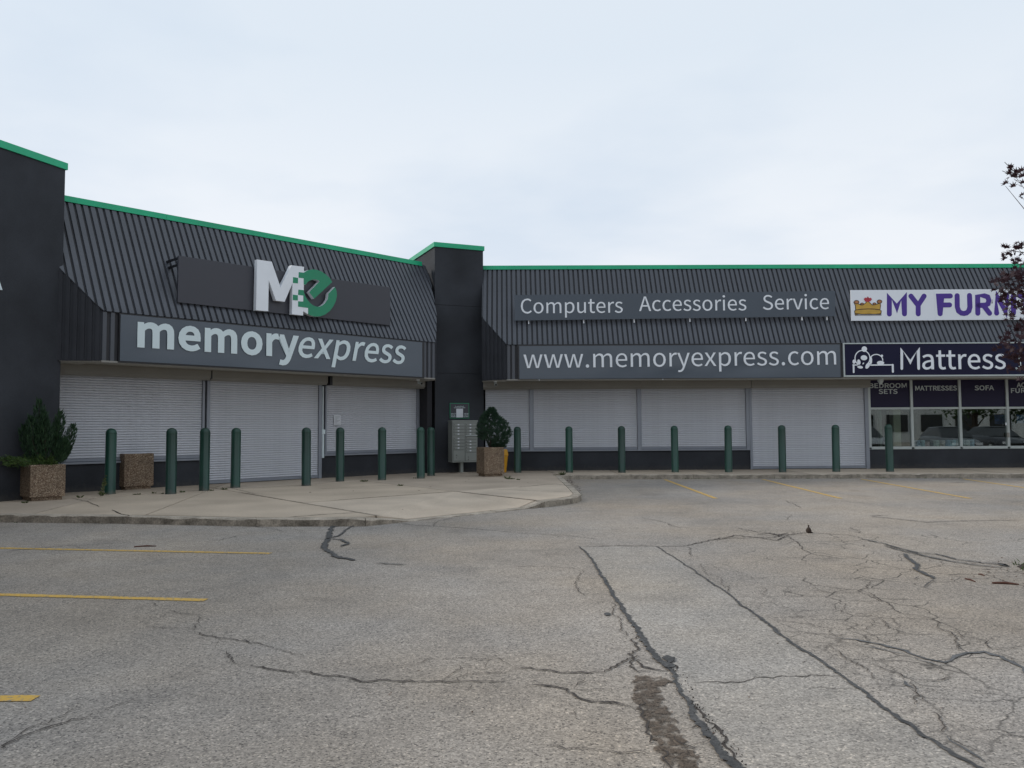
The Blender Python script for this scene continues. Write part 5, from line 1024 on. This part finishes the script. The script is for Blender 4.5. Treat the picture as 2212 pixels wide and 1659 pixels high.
MB().fbox(MF, (u_a+u_b)/2-.22, (u_a+u_b)/2+.12, -.36, -.04, SW, SW+.02).build('base_plate', M['kerb'], mb_, bevel=.004)
W0 = u_b-u_a; H0 = z_t-.05-z_b
def mdoor(c, y0, y1, lock=True, num=None):
    a_ = u_a+W0*(.035+.475*c); b_ = a_+W0*.44; zt2 = z_t-.05-H0*y0; zb_ = z_t-.05-H0*y1
    MB().fbox(MF, a_-.006, b_+.006, .0005, .002, zb_+.002, zt2+.006).build('door_gap', M['boxdark'], cab)
    dr = MB().fbox(MF, a_, b_, .0025, .012, zb_+.008, zt2).build('mailbox_door', M['box'], mb_, bevel=.002)
    if lock: MB().fbox(MF, a_+.03, a_+.048, .0125, .020, (zb_+zt2)/2-.010, (zb_+zt2)/2+.010).build('lock', M['lens'], dr)
    if num: MB().fbox(MF, a_+.145, a_+.20, .0125, .0135, (zb_+zt2)/2-.016, (zb_+zt2)/2+.018).build('number_plate', M['paper'], dr)
for k in range(4): mdoor(0, .035+k*.077, .105+k*.077, num=True); mdoor(1, .035+k*.077, .105+k*.077, num=True)
for k in range(4): mdoor(0, .375+k*.078, .447+k*.078, num=True)
mdoor(1, .36, .43)
for k in range(4): mdoor(1, .445+k*.078, .517+k*.078, num=True)
mdoor(0, .70, .97, lock=False); mdoor(1, .765, .97, lock=False)
for c_, z0_ in ((0, .82), (1, .87)):
    for dz in (0, .065): MB().fbox(MF, u_a+W0*(.14+.475*c_), u_a+W0*(.14+.475*c_)+.02, .0125, .021, z_t-.05-H0*(z0_+dz)-.01, z_t-.05-H0*(z0_+dz)+.01).build('lock', M['lens'], cab)
MB().fbox(MF, u_a+W0*.52, u_b-W0*.02, .012, .045, z_t-.05-H0*.352, z_t-.05-H0*.335).build('mail_slot_hood', M['alum'], cab)

# yellow bin between planter and wall
bx, by = -0.33, 26.30
yb_ = empty('plastic_bin', (bx, by, SW), 'yellow lidded plastic bin half hidden behind the bushy planter', 'bin')
q = MB(); q.hexa([(bx-.15, by-.15, SW), (bx+.13, by-.15, SW), (bx+.13, by+.15, SW), (bx-.15, by+.15, SW), (bx-.2, by-.18, SW+.52), (bx+.185, by-.18, SW+.52), (bx+.185, by+.2, SW+.52), (bx-.2, by+.2, SW+.52)]).build('body', M['yellow'], yb_, bevel=.02)
q = MB(); q.hexa([(bx-.22, by-.2, SW+.525), (bx+.205, by-.2, SW+.525), (bx+.205, by+.22, SW+.525), (bx-.22, by+.22, SW+.525), (bx-.15, by-.14, SW+.74), (bx+.17, by-.14, SW+.74), (bx+.17, by+.16, SW+.74), (bx-.15, by+.16, SW+.74)]).build('lid', M['yellow'], yb_, bevel=.035, segs=3)
MB().box(bx-.10, bx+.06, by-.195, by-.155, SW+.60, SW+.68).build('flap', M['yellow'], yb_, bevel=.008)

# cameras and lamp under the eaves
def cctv(F, px, py, off, lab):
    u, z = F.W(off, px, py); o = empty('security_camera', F.P(u, off, ZFB), lab, 'camera')
    MB().lathe(F.P(u, off, ZFB-.05), [(.05, 0), (.055, .02), (.055, .045)], 14).build('mount', M['white'], o, smooth=True)
    a = Vector(F.P(u, off, ZFB-.09)); b = Vector(F.P(u+.02, off+.14, ZFB-.14))
    MB().tube([a-Vector((0, 0, -.04)), a], .02, 8).tube([a, a.lerp(b, .1), b], [.02, .045, .045], 12).build('body', M['alum'], o, smooth=True)
    MB().tube([b+Vector((0, 0, 0)), b+(b-a).normalized()*.006], .036, 12).build('lens', M['lens'], o)
cctv(LF, 903.3, 824.7, 1.0, 'small security camera under the left eaves next to the corner')
cctv(R, 1070, 828, 1.0, 'small security camera under the right eaves just beside the pillar')
u, z = R.W(1.2, 1902.2, 825); o = empty('eaves_lamp', R.P(u, 1.2, ZFB), 'small pale conical lamp hanging under the navy light box', 'lamp')
MB().lathe(R.P(u, 1.2, ZFB-.20), [(.03, 0), (.05, .03), (.085, .10), (.10, .16), (.10, .18)], 14).build('shade', M['alum'], o, smooth=True)
MB().lathe(R.P(u, 1.2, ZFB-.02), [(.05, 0), (.05, .02)], 12).build('mount', M['alum'], o)

# product boxes on the shop window ledge
cols = [(0.20, .25, .33), (.25, .33, .42), (.33, .26, .27), (.10, .11, .13), (.32, .36, .35), (.36, .32, .31), (.12, .20, .27), (.22, .33, .42), (.30, .40, .50), (.36, .38, .42), (.22, .3, .38)]
names = ['grey blue', 'light blue', 'pinkish', 'black', 'pale green grey', 'beige', 'teal grey', 'sky blue', 'pale blue', 'white grey', 'slate blue']
ords = ['first', 'second', 'third', 'fourth', 'fifth', 'sixth', 'seventh', 'eighth', 'ninth', 'tenth', 'last']
u = 13.78
MB().fbox(R, 12.3, 16.85, -.65, -.065, ZS-.04, ZS-.01).build('display_ledge', M['headbox'], B)
for k, c in enumerate(cols):
    wdt = (.20, .15, .16, .10, .20, .17, .14, .20, .22, .20, .14)[k]; hgt = (.27, .27, .22, .2, .27, .26, .27, .27, .29, .27, .28)[k]
    mt = mat('carton '+names[k], tuple(min(.85, v*2.3) for v in c), .5, var=.5, scale=10)
    o = empty('product_box', R.P(u+wdt/2, -.35, ZS), f'small {names[k]} carton in the shop window, {ords[k]} from the left in its row', 'box', 'cartons along the shop window ledge')
    MB().fbox(R, u, u+wdt, -.30, -.07-random.uniform(0, .04), ZS-.009, ZS+.02+hgt).build('carton', mt, o); u += wdt+random.uniform(.005, .03)

# ------------------------------------------------------------------ plants
def topx(p):                             # photograph column of a world point (to know which leaves show)
    v = cam.matrix_world.inverted() @ Vector(p)
    return (CXP+F_PX*v.x/-v.z) if v.z < 0 else -1e9
def blade(mb, p, d, ln, w, up=None):
    d = d.normalized(); a = d.cross(Vector((random.uniform(-1, 1), random.uniform(-1, 1), random.uniform(-.3, .3)))).normalized()
    m_ = p+d*ln*0.45
    mb.add([p-a*w*.3, p+a*w*.3, m_+a*w*.5, p+d*ln, m_-a*w*.5], [(0, 1, 2, 3, 4)])
# upright juniper
jx, jy = xa+cos(aL_rot)*.38-sin(aL_rot)*.24, ya+sin(aL_rot)*.38+cos(aL_rot)*.24
jz = SW+.63
jun = empty('juniper_shrub', (jx, jy, jz), 'upright dark juniper with several pointed plumes in the far left planter', 'shrub')
root = Vector((jx, jy, jz)); st_ = MB(); fo = MB()
ex = Vector((.86, .5, 0)); ey = Vector((-.5, .86, 0))
P8 = [(-.18, 0, 1.42, .11), (-.44, .1, .88, .11), (.22, .05, 1.20, .095), (.46, 0, .90, .095), (-.33, -.1, 1.08, .10), (-.06, -.12, 1.08, .12), (.30, -.14, .60, .11), (-.12, .15, .92, .12), (.36, .12, .50, .10), (-.10, -.05, 1.22, .10), (.17, .05, .98, .10)]
for dx, dy, dz, rr in P8:
    tip = root+ex*dx+ey*dy+Vector((0, 0, dz)); mid = root+(ex*dx+ey*dy)*.75+Vector((0, 0, dz*.42))
    st_.tube([root, root.lerp(mid, .55)+Vector((0, 0, -.02)), mid, tip], [.028, .018, .012, .003], 6)
    for k in range(760):
        t = random.random()**.8; p0 = mid.lerp(tip, t) if t > .0 else mid
        p0 = mid.lerp(tip, -.35+1.33*t); prof = rr*(0.30+0.9*sin(pi*min(1, max(0, .12+.82*(1-t)))))*(1 if t < .9 else .5)
        a = random.uniform(0, 2*pi); r_ = prof*sqrt(random.random())
        p = p0+Vector((cos(a)*r_, sin(a)*r_, random.uniform(-.03, .03)))
        d = (tip-mid).normalized()*1.0+Vector((cos(a), sin(a), 0))*.55+Vector((0, 0, .6)); blade(fo, p, d, random.uniform(.05, .10), random.uniform(.010, .018))
st_.build('stem', M['bark'], jun); fo.build('foliage', M['needle'], jun)
# spreading juniper over the rim
crp = empty('creeping_juniper', (jx-.2, jy, jz+.05), 'yellow green spreading juniper spilling over the left rim of the far left planter', 'shrub')
fo = MB(); st_ = MB(); fl0 = Vector((jx, jy, jz+.09))
for k in range(46):
    s_ = random.random(); dx = -1.05*s_+.28*(1-s_)*random.uniform(-.2, 1.4); dy = random.uniform(-.30, .22)*(1-.55*s_); dz = .10+.05*sin(s_*7)+random.uniform(-.05, .06)-(.20*random.random() if dy < -.16 and s_ < .55 else 0)
    tip = fl0+ex*dx+ey*dy+Vector((0, 0, dz)); b0 = fl0+ex*dx*.25+ey*dy*.3
    st_.tube([b0, b0.lerp(tip, .5)+Vector((0, 0, .04)), tip], [.008, .006, .003], 5)
    for j in range(105):
        t = random.random(); p = b0.lerp(tip, t)+Vector((0, 0, .16*t*(1-t)))+Vector([random.gauss(0, .028) for _ in range(3)])
        d = (tip-b0).normalized()+Vector([random.gauss(0, .6) for _ in range(3)])+Vector((0, 0, .35)); blade(fo, p, d, random.uniform(.03, .07), random.uniform(.009, .016))
st_.build('stem', M['bark'], crp); fo.build('foliage', M['creeper'], crp)
# bushy pine
C7 = crop(1640, 1480, 4.878)
px_, py_ = xc+cos(aP_rot)*.30-sin(aP_rot)*.32, yc+sin(aP_rot)*.30+cos(aP_rot)*.32
pin = empty('pine_shrub', (px_, py_, SW+.74), 'bushy round dark green pine shrub in the planter beside the mailboxes', 'shrub')
sc1 = .1181*hypot(px_, py_)/1759
def pw(x, y, dd_=0): return Vector((px_+(x-945)*sc1, py_+dd_, SW+.86+(962-y)*sc1))
st_ = MB(); fo = MB(); rt = pw(945, 990)
rows = [(255, 965, 1010), (320, 880, 1065), (400, 800, 1130), (470, 770, 1230), (560, 722, 1305), (650, 708, 1345), (740, 712, 1345), (820, 735, 1325), (880, 850, 1300), (940, 990, 1245), (990, 1060, 1190)]
def ext(y):
    for (ya_, a, b), (yb__, c, d) in zip(rows, rows[1:]):
        if ya_ <= y <= yb__: t = (y-ya_)/(yb__-ya_); return a+(c-a)*t, b+(d-b)*t
    return rows[-1][1:]
for x, y, d in ((900, 700, .1), (960, 420, 0), (1150, 600, .1), (1200, 800, -.1), (820, 620, -.1), (1050, 750, -.15), (1000, 560, .2)):
    st_.tube([rt, pw(945+(x-945)*.3, 880), pw(x, y, d)], [.022, .016, .006], 6)
for k in range(1050):
    y = random.uniform(262, 985); a, b = ext(y); cx_, hw_ = (a+b)/2, (b-a)/2
    ang = random.uniform(0, 2*pi); rr = hw_*(random.random()**.38)*random.uniform(.85, 1.06)
    c_ = pw(cx_+rr*cos(ang), y, rr*sin(ang)*sc1)
    if abs(y-900) < 70 and c_.x < px_+.05 and random.random() < .8: continue
    out = Vector((cos(ang), sin(ang), .9+random.uniform(-.2, .6)))
    for j in range(20): blade(fo, c_+Vector([random.gauss(0, .016) for _ in range(3)]), out*.8+Vector([random.gauss(0, .55) for _ in range(3)]), random.uniform(.04, .075), random.uniform(.007, .013))
st_.build('stem', M['bark'], pin); fo.build('foliage', M['pine'], pin)

# weeds in the joints of the pavement: each clump a thing
def weed(x, y, z, h, r, n, lab, mt='weed', flat=.8):
    q = MB()
    for k in range(n):
        a = random.uniform(0, 2*pi); p = Vector((x+r*.5*cos(a)*random.random(), y+r*.5*sin(a)*random.random(), z))
        blade(q, p, Vector((cos(a)*flat, sin(a)*flat, random.uniform(.3, 1.2))), random.uniform(.5, 1)*h, random.uniform(.008, .02))
    return tag(q.build('weed', M[mt]), lab, 'weed', 'weeds in the pavement joints')
WD = [((172.5, 1075), .09, .08, 26, 'small weed on the pavement between the far left planter and the first bollard'), ((296.3, 1068.6), .05, .16, 50, 'flat weed in front of the empty planter'), ((332.5, 1066), .07, .06, 16, 'thin weed just left of the second bollard'),
      ((351, 1066.5), .05, .05, 12, 'tiny weed touching the second bollard on its left'), ((395, 1063.4), .06, .10, 34, 'low weed between the second and third bollard'), ((457.5, 1060), .05, .10, 34, 'low weed right of the third bollard'), ((485, 1057.7), .09, .10, 34, 'taller weed between the third and fourth bollard'),
      ((53.7, 1086.4), .06, .10, 40, 'flat weed in front of the far left planter, on the open pavement'), ((786, 1040.3), .08, .16, 60, 'dark weed midway between the sixth and seventh bollard'), ((864.7, 1049.5), .07, .09, 30, 'small weed alone in front of the seventh and eighth bollard'),
      ((895.9, 1033.2), .04, .10, 26, 'flat weed left of the close pair of bollards'), ((1096, 1033.8), .16, .10, 26, 'tallest weed right of the bushy planter'), ((1102, 1035), .07, .22, 70, 'spreading weed at the foot of the taller one beside the bushy planter'), ((1120, 1036.8), .07, .08, 22, 'small brown weed farther right of the bushy planter'),
      ((1213.5, 1026.0), .16, .16, 60, 'weed in the inner kerb corner, left of the second right bollard'), ((1200, 1026.4), .04, .16, 30, 'flat weed on the slab edge beside the inner kerb corner')]
for p, h, r, n, lab in WD:
    x, y = G(*p, SW); weed(x, y, SW, h, r, n, lab)
x, y = G(216.3, 1071, SW)
q = MB(); 
for k in range(3): q.tube([(x+.03*k, y, SW), (x+.05+.02*k, y, SW+.25), (x+.10+.01*k, y+.02, SW+.42-.07*k)], [.006, .005, .003], 5)
for k in range(70):
    t = random.random(); c_ = Vector((x+.03+.08*t, y, SW+.44*t)); blade(q, c_, Vector((random.gauss(0, 1), random.gauss(0, 1), .5)), random.uniform(.04, .10)*(1.2-t*.6), random.uniform(.015, .03))
tag(q.build('weed', M['weed']), 'tall leafy weed leaning against the first bollard', 'weed', 'weeds in the pavement joints')
# moss and grass at the foot of the kerbs, fallen bits
gr = MB()
for (a, b), n, mx_h in ((((1.6, 24.62), (24, 23.55)), 900, .06), (((1.44, 24.3), (1.5, 18.2)), 620, .09), (((-12, 14.4), (-2.5, 13.05)), 160, .03)):
    for k in range(n):
        t = random.random(); x = a[0]+(b[0]-a[0])*t; y = a[1]+(b[1]-a[1])*t
        if mnoise.noise(Vector((x*1.7, y*1.7, 5))) < .12: continue
        s_ = random.uniform(-.03, .05); blade(gr, Vector((x+random.uniform(.0, .06), y-.03+s_*.3, 0.0)), Vector((random.gauss(0, .7), random.gauss(0, .7), .8)), random.uniform(.3, 1)*mx_h, random.uniform(.008, .016))
tag(gr.build('kerb_grass', M['weed']), 'sparse grass and moss growing along the foot of the kerbs', 'grass', kind='stuff')
lv = MB()
def bit(x, y, z, s_):
    a = random.uniform(0, pi); d1 = Vector((cos(a), sin(a), random.uniform(-.1, .2)))*s_; d2 = Vector((-sin(a), cos(a), random.uniform(.0, .3)))*s_*random.uniform(.3, .7); p = Vector((x, y, z+.006))
    lv.add([p-d1, p-d2*.8, p+d1, p+d2], [(0, 1, 2), (0, 2, 3)])
for px, py in ((1013, 1036), (1006, 1041), (995, 1048), (985, 1045), (1064, 1040), (1051, 1037), (1040, 1043), (950, 1044), (930, 1052), (905, 1060), (763, 1061), (670, 1064), (624, 1052), (612, 1050), (548, 1055), (569, 1053), (848, 1106), (870, 1101), (723, 1068), (1160, 1038), (1140, 1043), (1175, 1040), (1085, 1040), (1215, 1032)):
    x, y = G(px, py, SW); bit(x, y, SW, random.uniform(.015, .04))
for k in range(260):
    x, y = random.uniform(-3, 4.8), random.uniform(3.5, 12.5); bit(x, y, .002, random.uniform(.004, .011))
for k in range(420):
    t = random.random(); r_ = random.gauss(0, 1); bit(5.6+r_*.55, 8.4+random.gauss(0, .8), .003, random.uniform(.006, .022))
for k in range(120): bit(1.5+random.uniform(0, .25), random.uniform(20, 24.3), .003, random.uniform(.01, .04))
tag(lv.build('fallen_leaves', M['dryleaf']), 'dry leaf bits and chips strewn over pavement and asphalt', 'leaf litter', kind='stuff')
# litter that can be told apart
x, y = G(1747, 1151.5, 0)
q = MB(); q.lathe((x, y, 0), [(.012, 0), (.036, .012), (.042, .035), (.034, .06), (.018, .078), (.009, .088), (.010, .10), (.013, .108), (.006, .118)], 10); q.tube([(x+.02, y, .012), (x+.06, y-.01, .004)], [.02, .006], 6)
tag(q.build('seed_pod', M['bark'], smooth=True), 'small dark pear-shaped debris standing upright on the asphalt at right', 'debris')
x, y = G(2094.7, 1030.5, 0); p = Vector((x, y, .004))
tag(MB().add([p+Vector(v) for v in ((-.12, 0, 0), (.13, -.05, 0), (.14, .07, .02), (-.02, .05, .10), (.03, -.02, .07))], [(0, 1, 4), (0, 4, 3), (1, 2, 4), (4, 2, 3), (0, 3, 2)]).build('crumpled_paper', M['paper']), 'crumpled white paper scrap lying against the right kerb', 'litter')
def stick(a, b, w, lab):
    a, b = G(*a), G(*b); m_ = ((a[0]+b[0])/2+.01, (a[1]+b[1])/2+.02, w*.9)
    tag(MB().tube([(a[0], a[1], w*.6), m_, (b[0], b[1], w*.6)], [w*.8, w, w*.5], 6).build('twig', M['twig']), lab, 'twig')
stick((290, 1182), (337.5, 1180.5), .011, 'dark stick lying just above the first yellow line at left')
C8 = crop(3600, 2000, 6.379)
stick(C8(120, 1098), C8(370, 1168), .009, 'short reddish twig on the asphalt left of the tree base')
stick(C8(775, 1205), C8(1410, 1240), .013, 'long reddish twig reaching to the tree base at the right edge')
stick(C8(440, 985), C8(585, 1022), .008, 'tiny curved twig above the short reddish one')

# purple maple at the right edge
TX, TY = 6.55, 8.75
mp_ = empty('purple_maple_tree', (TX, TY, 0), 'small dark purple leaved maple reaching in from the right edge', 'tree')
tk = MB(); tk.tube([(TX, TY, -.05), (TX+.02, TY, .5), (TX-.04, TY+.03, 1.1), (TX+.0, TY, 1.7)], [.13, .10, .09, .08], 10)
limb_me = []
def leaf_mesh(k):
    rnd = random.Random(k); n = 7; pts = []
    for i in range(n):
        a = radians(-120+240*i/(n-1)); ln = (.55, .8, .95, 1.0, .95, .8, .55)[i]*rnd.uniform(.9, 1.08); pts.append((sin(a)*ln, cos(a)*ln+.15))
        if i < n-1: a2 = radians(-120+240*(i+.5)/(n-1)); pts.append((sin(a2)*.36, cos(a2)*.36+.15))
    vs = [(x*.5, y*.5, -.10*abs(x)-.07*max(0, y)**2+rnd.uniform(-.03, .03)) for x, y in pts]; vs = [(0, 0, 0.03)]+vs
    fs = [(0, i, i+1) for i in range(1, len(pts))]
    return vs, fs
LS = [leaf_mesh(k) for k in range(5)]
LM = [mesh('leaf', v, f, M['maple']) for v, f in LS]
D0 = 8.15
def at(px, py, D):
    x, y, w = ray(px, py); s_ = D/y; return Vector((x*s_, D, CAMZ+w*s_))
CL = [((2188, 374, 8.0), (.075, .1, .03), 9), ((2205, 388, 8.1), (.05, .1, .05), 7), ((2172, 402, 8.0), (.03, .05, .02), 2), ((2204, 425, 8.1), (.02, .05, .02), 2),
      ((2196, 534, 8.0), (.06, .1, .035), 10), ((2182, 556, 8.0), (.05, .08, .02), 5), ((2200, 570, 8.2), (.05, .1, .04), 6), ((2172, 548, 8.0), (.03, .05, .01), 3),
      ((2200, 590, 8.1), (.05, .15, .05), 12), ((2186, 604, 8.0), (.09, .15, .05), 16), ((2155, 608, 7.9), (.06, .08, .02), 6), ((2190, 632, 8.1), (.10, .2, .08), 26), ((2165, 628, 8.0), (.05, .1, .03), 6), ((2198, 668, 8.1), (.10, .2, .09), 28), ((2178, 650, 8.0), (.06, .1, .03), 7),
      ((2204, 712, 8.2), (.07, .2, .10), 20), ((2196, 745, 8.1), (.09, .2, .06), 18), ((2178, 735, 8.0), (.04, .1, .03), 5), ((2204, 775, 8.1), (.06, .15, .07), 14), ((2186, 770, 8.0), (.05, .1, .03), 6), ((2194, 800, 8.0), (.06, .1, .03), 7), ((2206, 830, 8.1), (.03, .1, .02), 2)]
tips = []
part_leaves = 0; rest = MB()
def put_leaf(p, part):
    global part_leaves
    k = random.randrange(5); s_ = random.uniform(.085, .125)
    rot = Matrix.Rotation(random.uniform(0, 2*pi), 4, 'Z') @ Matrix.Rotation(random.uniform(radians(35), radians(115)), 4, 'X') @ Matrix.Rotation(random.uniform(-.8, .8), 4, 'Y')
    if part and part_leaves < 290:
        o = link('leaf', LM[k], mp_); o.matrix_basis = Matrix.Translation(p-Vector((TX, TY, 0))) @ rot @ Matrix.Scale(s_, 4); part_leaves += 1
    else:
        m_ = Matrix.Translation(p) @ rot @ Matrix.Scale(s_, 4); rest.add([m_ @ Vector(v) for v in LS[k][0]], LS[k][1])
for (px, py, D), (rx, ry, rz_), n in CL:
    c_ = at(px, py, D); tips.append(c_)
    for k in range(int(n*1.35)): put_leaf(c_+Vector((random.gauss(0, rx*.6), random.gauss(0, ry*.7), random.gauss(0, rz_*.65))), True)
random.seed(21)
cl2 = []
while len(cl2) < 150:
    a = random.uniform(0, 2*pi); z = random.uniform(1.95, 4.7); R0 = 1.45*sin(pi*min(1, max(.12, (4.95-z)/3.1)))**.7; r_ = R0*random.random()**.45
    p = Vector((TX+.25+r_*cos(a), TY+r_*sin(a), z))
    if topx(p) > 2212+.22*1759/max(1, p.y): cl2.append(p)
for p in cl2:
    for k in range(26):
        q_ = p+Vector((random.gauss(0, .13), random.gauss(0, .13), random.gauss(0, .08)))
        if topx(q_) > 2222: put_leaf(q_, False)
for i, tgt in enumerate(tips[::2]+cl2[::4]):
    base_ = Vector((TX, TY, 1.3+min(1.7, max(.1, (tgt.z-1.9)*.55)))); mid = base_.lerp(tgt, .55)+Vector((0, 0, .10))
    if i < 30: tk.tube([base_, base_.lerp(mid, .6), mid, tgt], [.028, .014, .007, .002], 5)
tk.tube([(TX, TY, 1.6), (TX+.05, TY+.05, 2.6), (TX+.1, TY, 3.6), (TX+.1, TY, 4.4)], [.08, .05, .03, .01], 8)
for a, b in (((2170, 350), (2188, 368)), ((2165, 369), (2185, 378)), ((2160, 607), (2212, 600)), ((2176, 540), (2212, 546))):
    tk.tube([at(*a, 8.0), at(*b, 8.02)], [.0025, .005], 5)
tk.build('trunk', M['bark'], mp_, smooth=True)
tag(rest.build('foliage', M['maple'], mp_), kind='stuff')
# bed of soil and weeds round its foot
q = MB(); n = 26
ring = [(TX+.02+1.15*cos(2*pi*k/n)*random.uniform(.9, 1.05), TY-.25+1.15*sin(2*pi*k/n)*random.uniform(.92, 1.05)) for k in range(n)]
q.add([(x, y, .003) for x, y in ring]+[(TX+(x-TX)*.7, TY+(y-TY)*.7, .02) for x, y in ring]+[(TX, TY, .05)], [(k, (k+1) % n, n+(k+1) % n, n+k) for k in range(n)]+[(n+k, n+(k+1) % n, 2*n) for k in range(n)])
tag(q.build('tree_bed', M['soil'], smooth=True), kind='structure')
q = MB()
for k in range(1500):
    a = random.uniform(0, 2*pi); r_ = 1.2*random.random()**.8
    blade(q, Vector((TX+.02+r_*cos(a), TY-.25+r_*sin(a), .004)), Vector((random.gauss(0, .8), random.gauss(0, .8), .8)), random.uniform(.03, .10), random.uniform(.006, .014))
tag(q.build('bed_weeds', M['creeper']), 'rough weeds and dry grass round the foot of the purple maple', 'weeds', kind='stuff')

# ------------------------------------------------------------------ what the shop windows mirror: the far side of the car park
def car(x, y, rz, col, lab):
    o = empty('parked_car', (x, y, 0), lab, 'car', 'cars parked across the lot', rz=rz)
    pm = mat('car paint '+lab[:9], col, .25, var=.02, spec=.6)
    sec = [(-2.25, .62, .78, .30), (-2.15, .74, .86, .22), (-1.5, .98, .90, .20), (-.9, 1.02, .91, .20), (0, 1.0, .92, .20), (.9, .98, .91, .20), (1.5, .86, .88, .20), (2.1, .72, .80, .22), (2.3, .58, .66, .30)]
    vs = []; fs = []
    for X, top, hw_, bt in sec:
        vs += [(X, -hw_*.92, bt), (X, -hw_, bt+.18), (X, -hw_, top-.12), (X, -hw_*.88, top), (X, hw_*.88, top), (X, hw_, top-.12), (X, hw_, bt+.18), (X, hw_*.92, bt)]
    for k in range(len(sec)-1):
        for j in range(8): fs.append((k*8+j, k*8+(j+1) % 8, k*8+8+(j+1) % 8, k*8+8+j))
    fs += [tuple(range(8)), tuple(len(vs)-8+j for j in range(7, -1, -1))]
    bo = link('body', mesh('body', vs, fs, pm, smooth=True), o)
    vs = []; fs = []
    for X, z, hw_ in ((-1.75, .95, .80), (-1.05, 1.42, .62), (.25, 1.46, .63), (1.15, .96, .78)): vs += [(X, -hw_, z), (X, hw_, z)]
    for X, hw_ in ((-1.75, .80), (1.15, .78)): vs += [(X, -hw_, .93), (X, hw_, .93)]
    fs = [(0, 1, 3, 2), (4, 5, 7, 6), (0, 2, 4, 6), (1, 7, 5, 3)]
    link('windows', mesh('windows', vs, fs, M['lens']), o)
    MB().hexa([(-1.1, -.6, 1.425), (.3, -.6, 1.465), (.3, .6, 1.465), (-1.1, .6, 1.425), (-1.0, -.55, 1.47), (.2, -.55, 1.50), (.2, .55, 1.50), (-1.0, .55, 1.47)]).build('roof', pm, o, local=True)
    for X in (-1.4, 1.4):
        for s_ in (-1, 1):
            wq = MB(); wq.tube([(X, s_*.72, .33), (X, s_*.93, .33)], .33, 20); w_ = wq.build('tyre', M['dark'], o, local=True)
            MB().tube([(X, s_*.925, .33), (X, s_*.94, .33)], .20, 14).build('rim', M['alum'], w_, local=True)
    for s_ in (-1, 1): MB().box(2.20, 2.31, s_*.55-.16, s_*.55+.16, .55, .68).build('headlight', M['paper'], o, local=True)
    return o
car(23.5, 11.5, radians(97), (.10, .11, .12), 'dark grey car parked nose to the shops, out to the right'); car(27.5, 9.0, radians(94), (.02, .02, .025), 'black car parked beside the dark grey one')
car(20.2, 8.5, radians(96), (.30, .31, .32), 'silver car parked left of the dark grey one')
fb = empty('office_building', (30, -22, 0), 'low white building across the car park behind the photographer', 'building')
MB().box(8, 50, -34, -22, 0, 5.2).build('wall', mat('white siding', (.55, .56, .55), .7, streak=.2), fb)
MB().box(7.8, 50.2, -34.2, -21.8, 5.2, 5.6).build('roof', M['darkwall'], fb)
for k in range(12):
    f_ = MB().box(10+k*3.3, 12+k*3.3, -21.99, -21.9, 1.0, 2.6).build('window', M['lens'], fb)
def far_tree(x, y, h, r_, lab, seed):
    rn = random.Random(seed); o = empty('broadleaf_tree', (x, y, 0), lab, 'tree', 'green trees across the car park')
    q = MB(); q.tube([(x, y, 0), (x+.1, y, h*.3), (x, y, h*.7)], [.25, .18, .06], 8)
    f_ = MB()
    for c in range(60):
        a = rn.uniform(0, 2*pi); z = rn.uniform(h*.3, h); rr = r_*sin(pi*min(1, max(.08, (h*1.04-z)/(h*.8))))**.6*rn.random()**.4; cx_, cy_ = x+rr*cos(a), y+rr*sin(a)
        if c % 5 == 0: q.tube([(x, y, z*.5), (cx_, cy_, z)], [.07, .02], 5)
        for k in range(70):
            p = Vector((cx_+rn.gauss(0, .42), cy_+rn.gauss(0, .42), z+rn.gauss(0, .32))); d = Vector([rn.gauss(0, 1) for _ in range(3)]).normalized()*.14; e_ = d.cross(Vector((rn.gauss(0, 1), rn.gauss(0, 1), 1))).normalized()*.09
            f_.add([p-d, p-e_, p+d, p+e_], [(0, 1, 2, 3)])
    q.build('trunk', M['bark'], o); f_.build('crown', M['treeleaf'], o)
far_tree(33.5, -3, 7.5, 3.4, 'tallest green tree across the car park', 3); far_tree(40.5, -6, 6.5, 3.0, 'second green tree across the car park, farther right', 4); far_tree(44, 1, 7.0, 3.2, 'green tree beside the far right lane of the car park', 5)
print('objects', len(bpy.data.objects), 'tris', sum(len(m.polygons) for m in bpy.data.meshes))
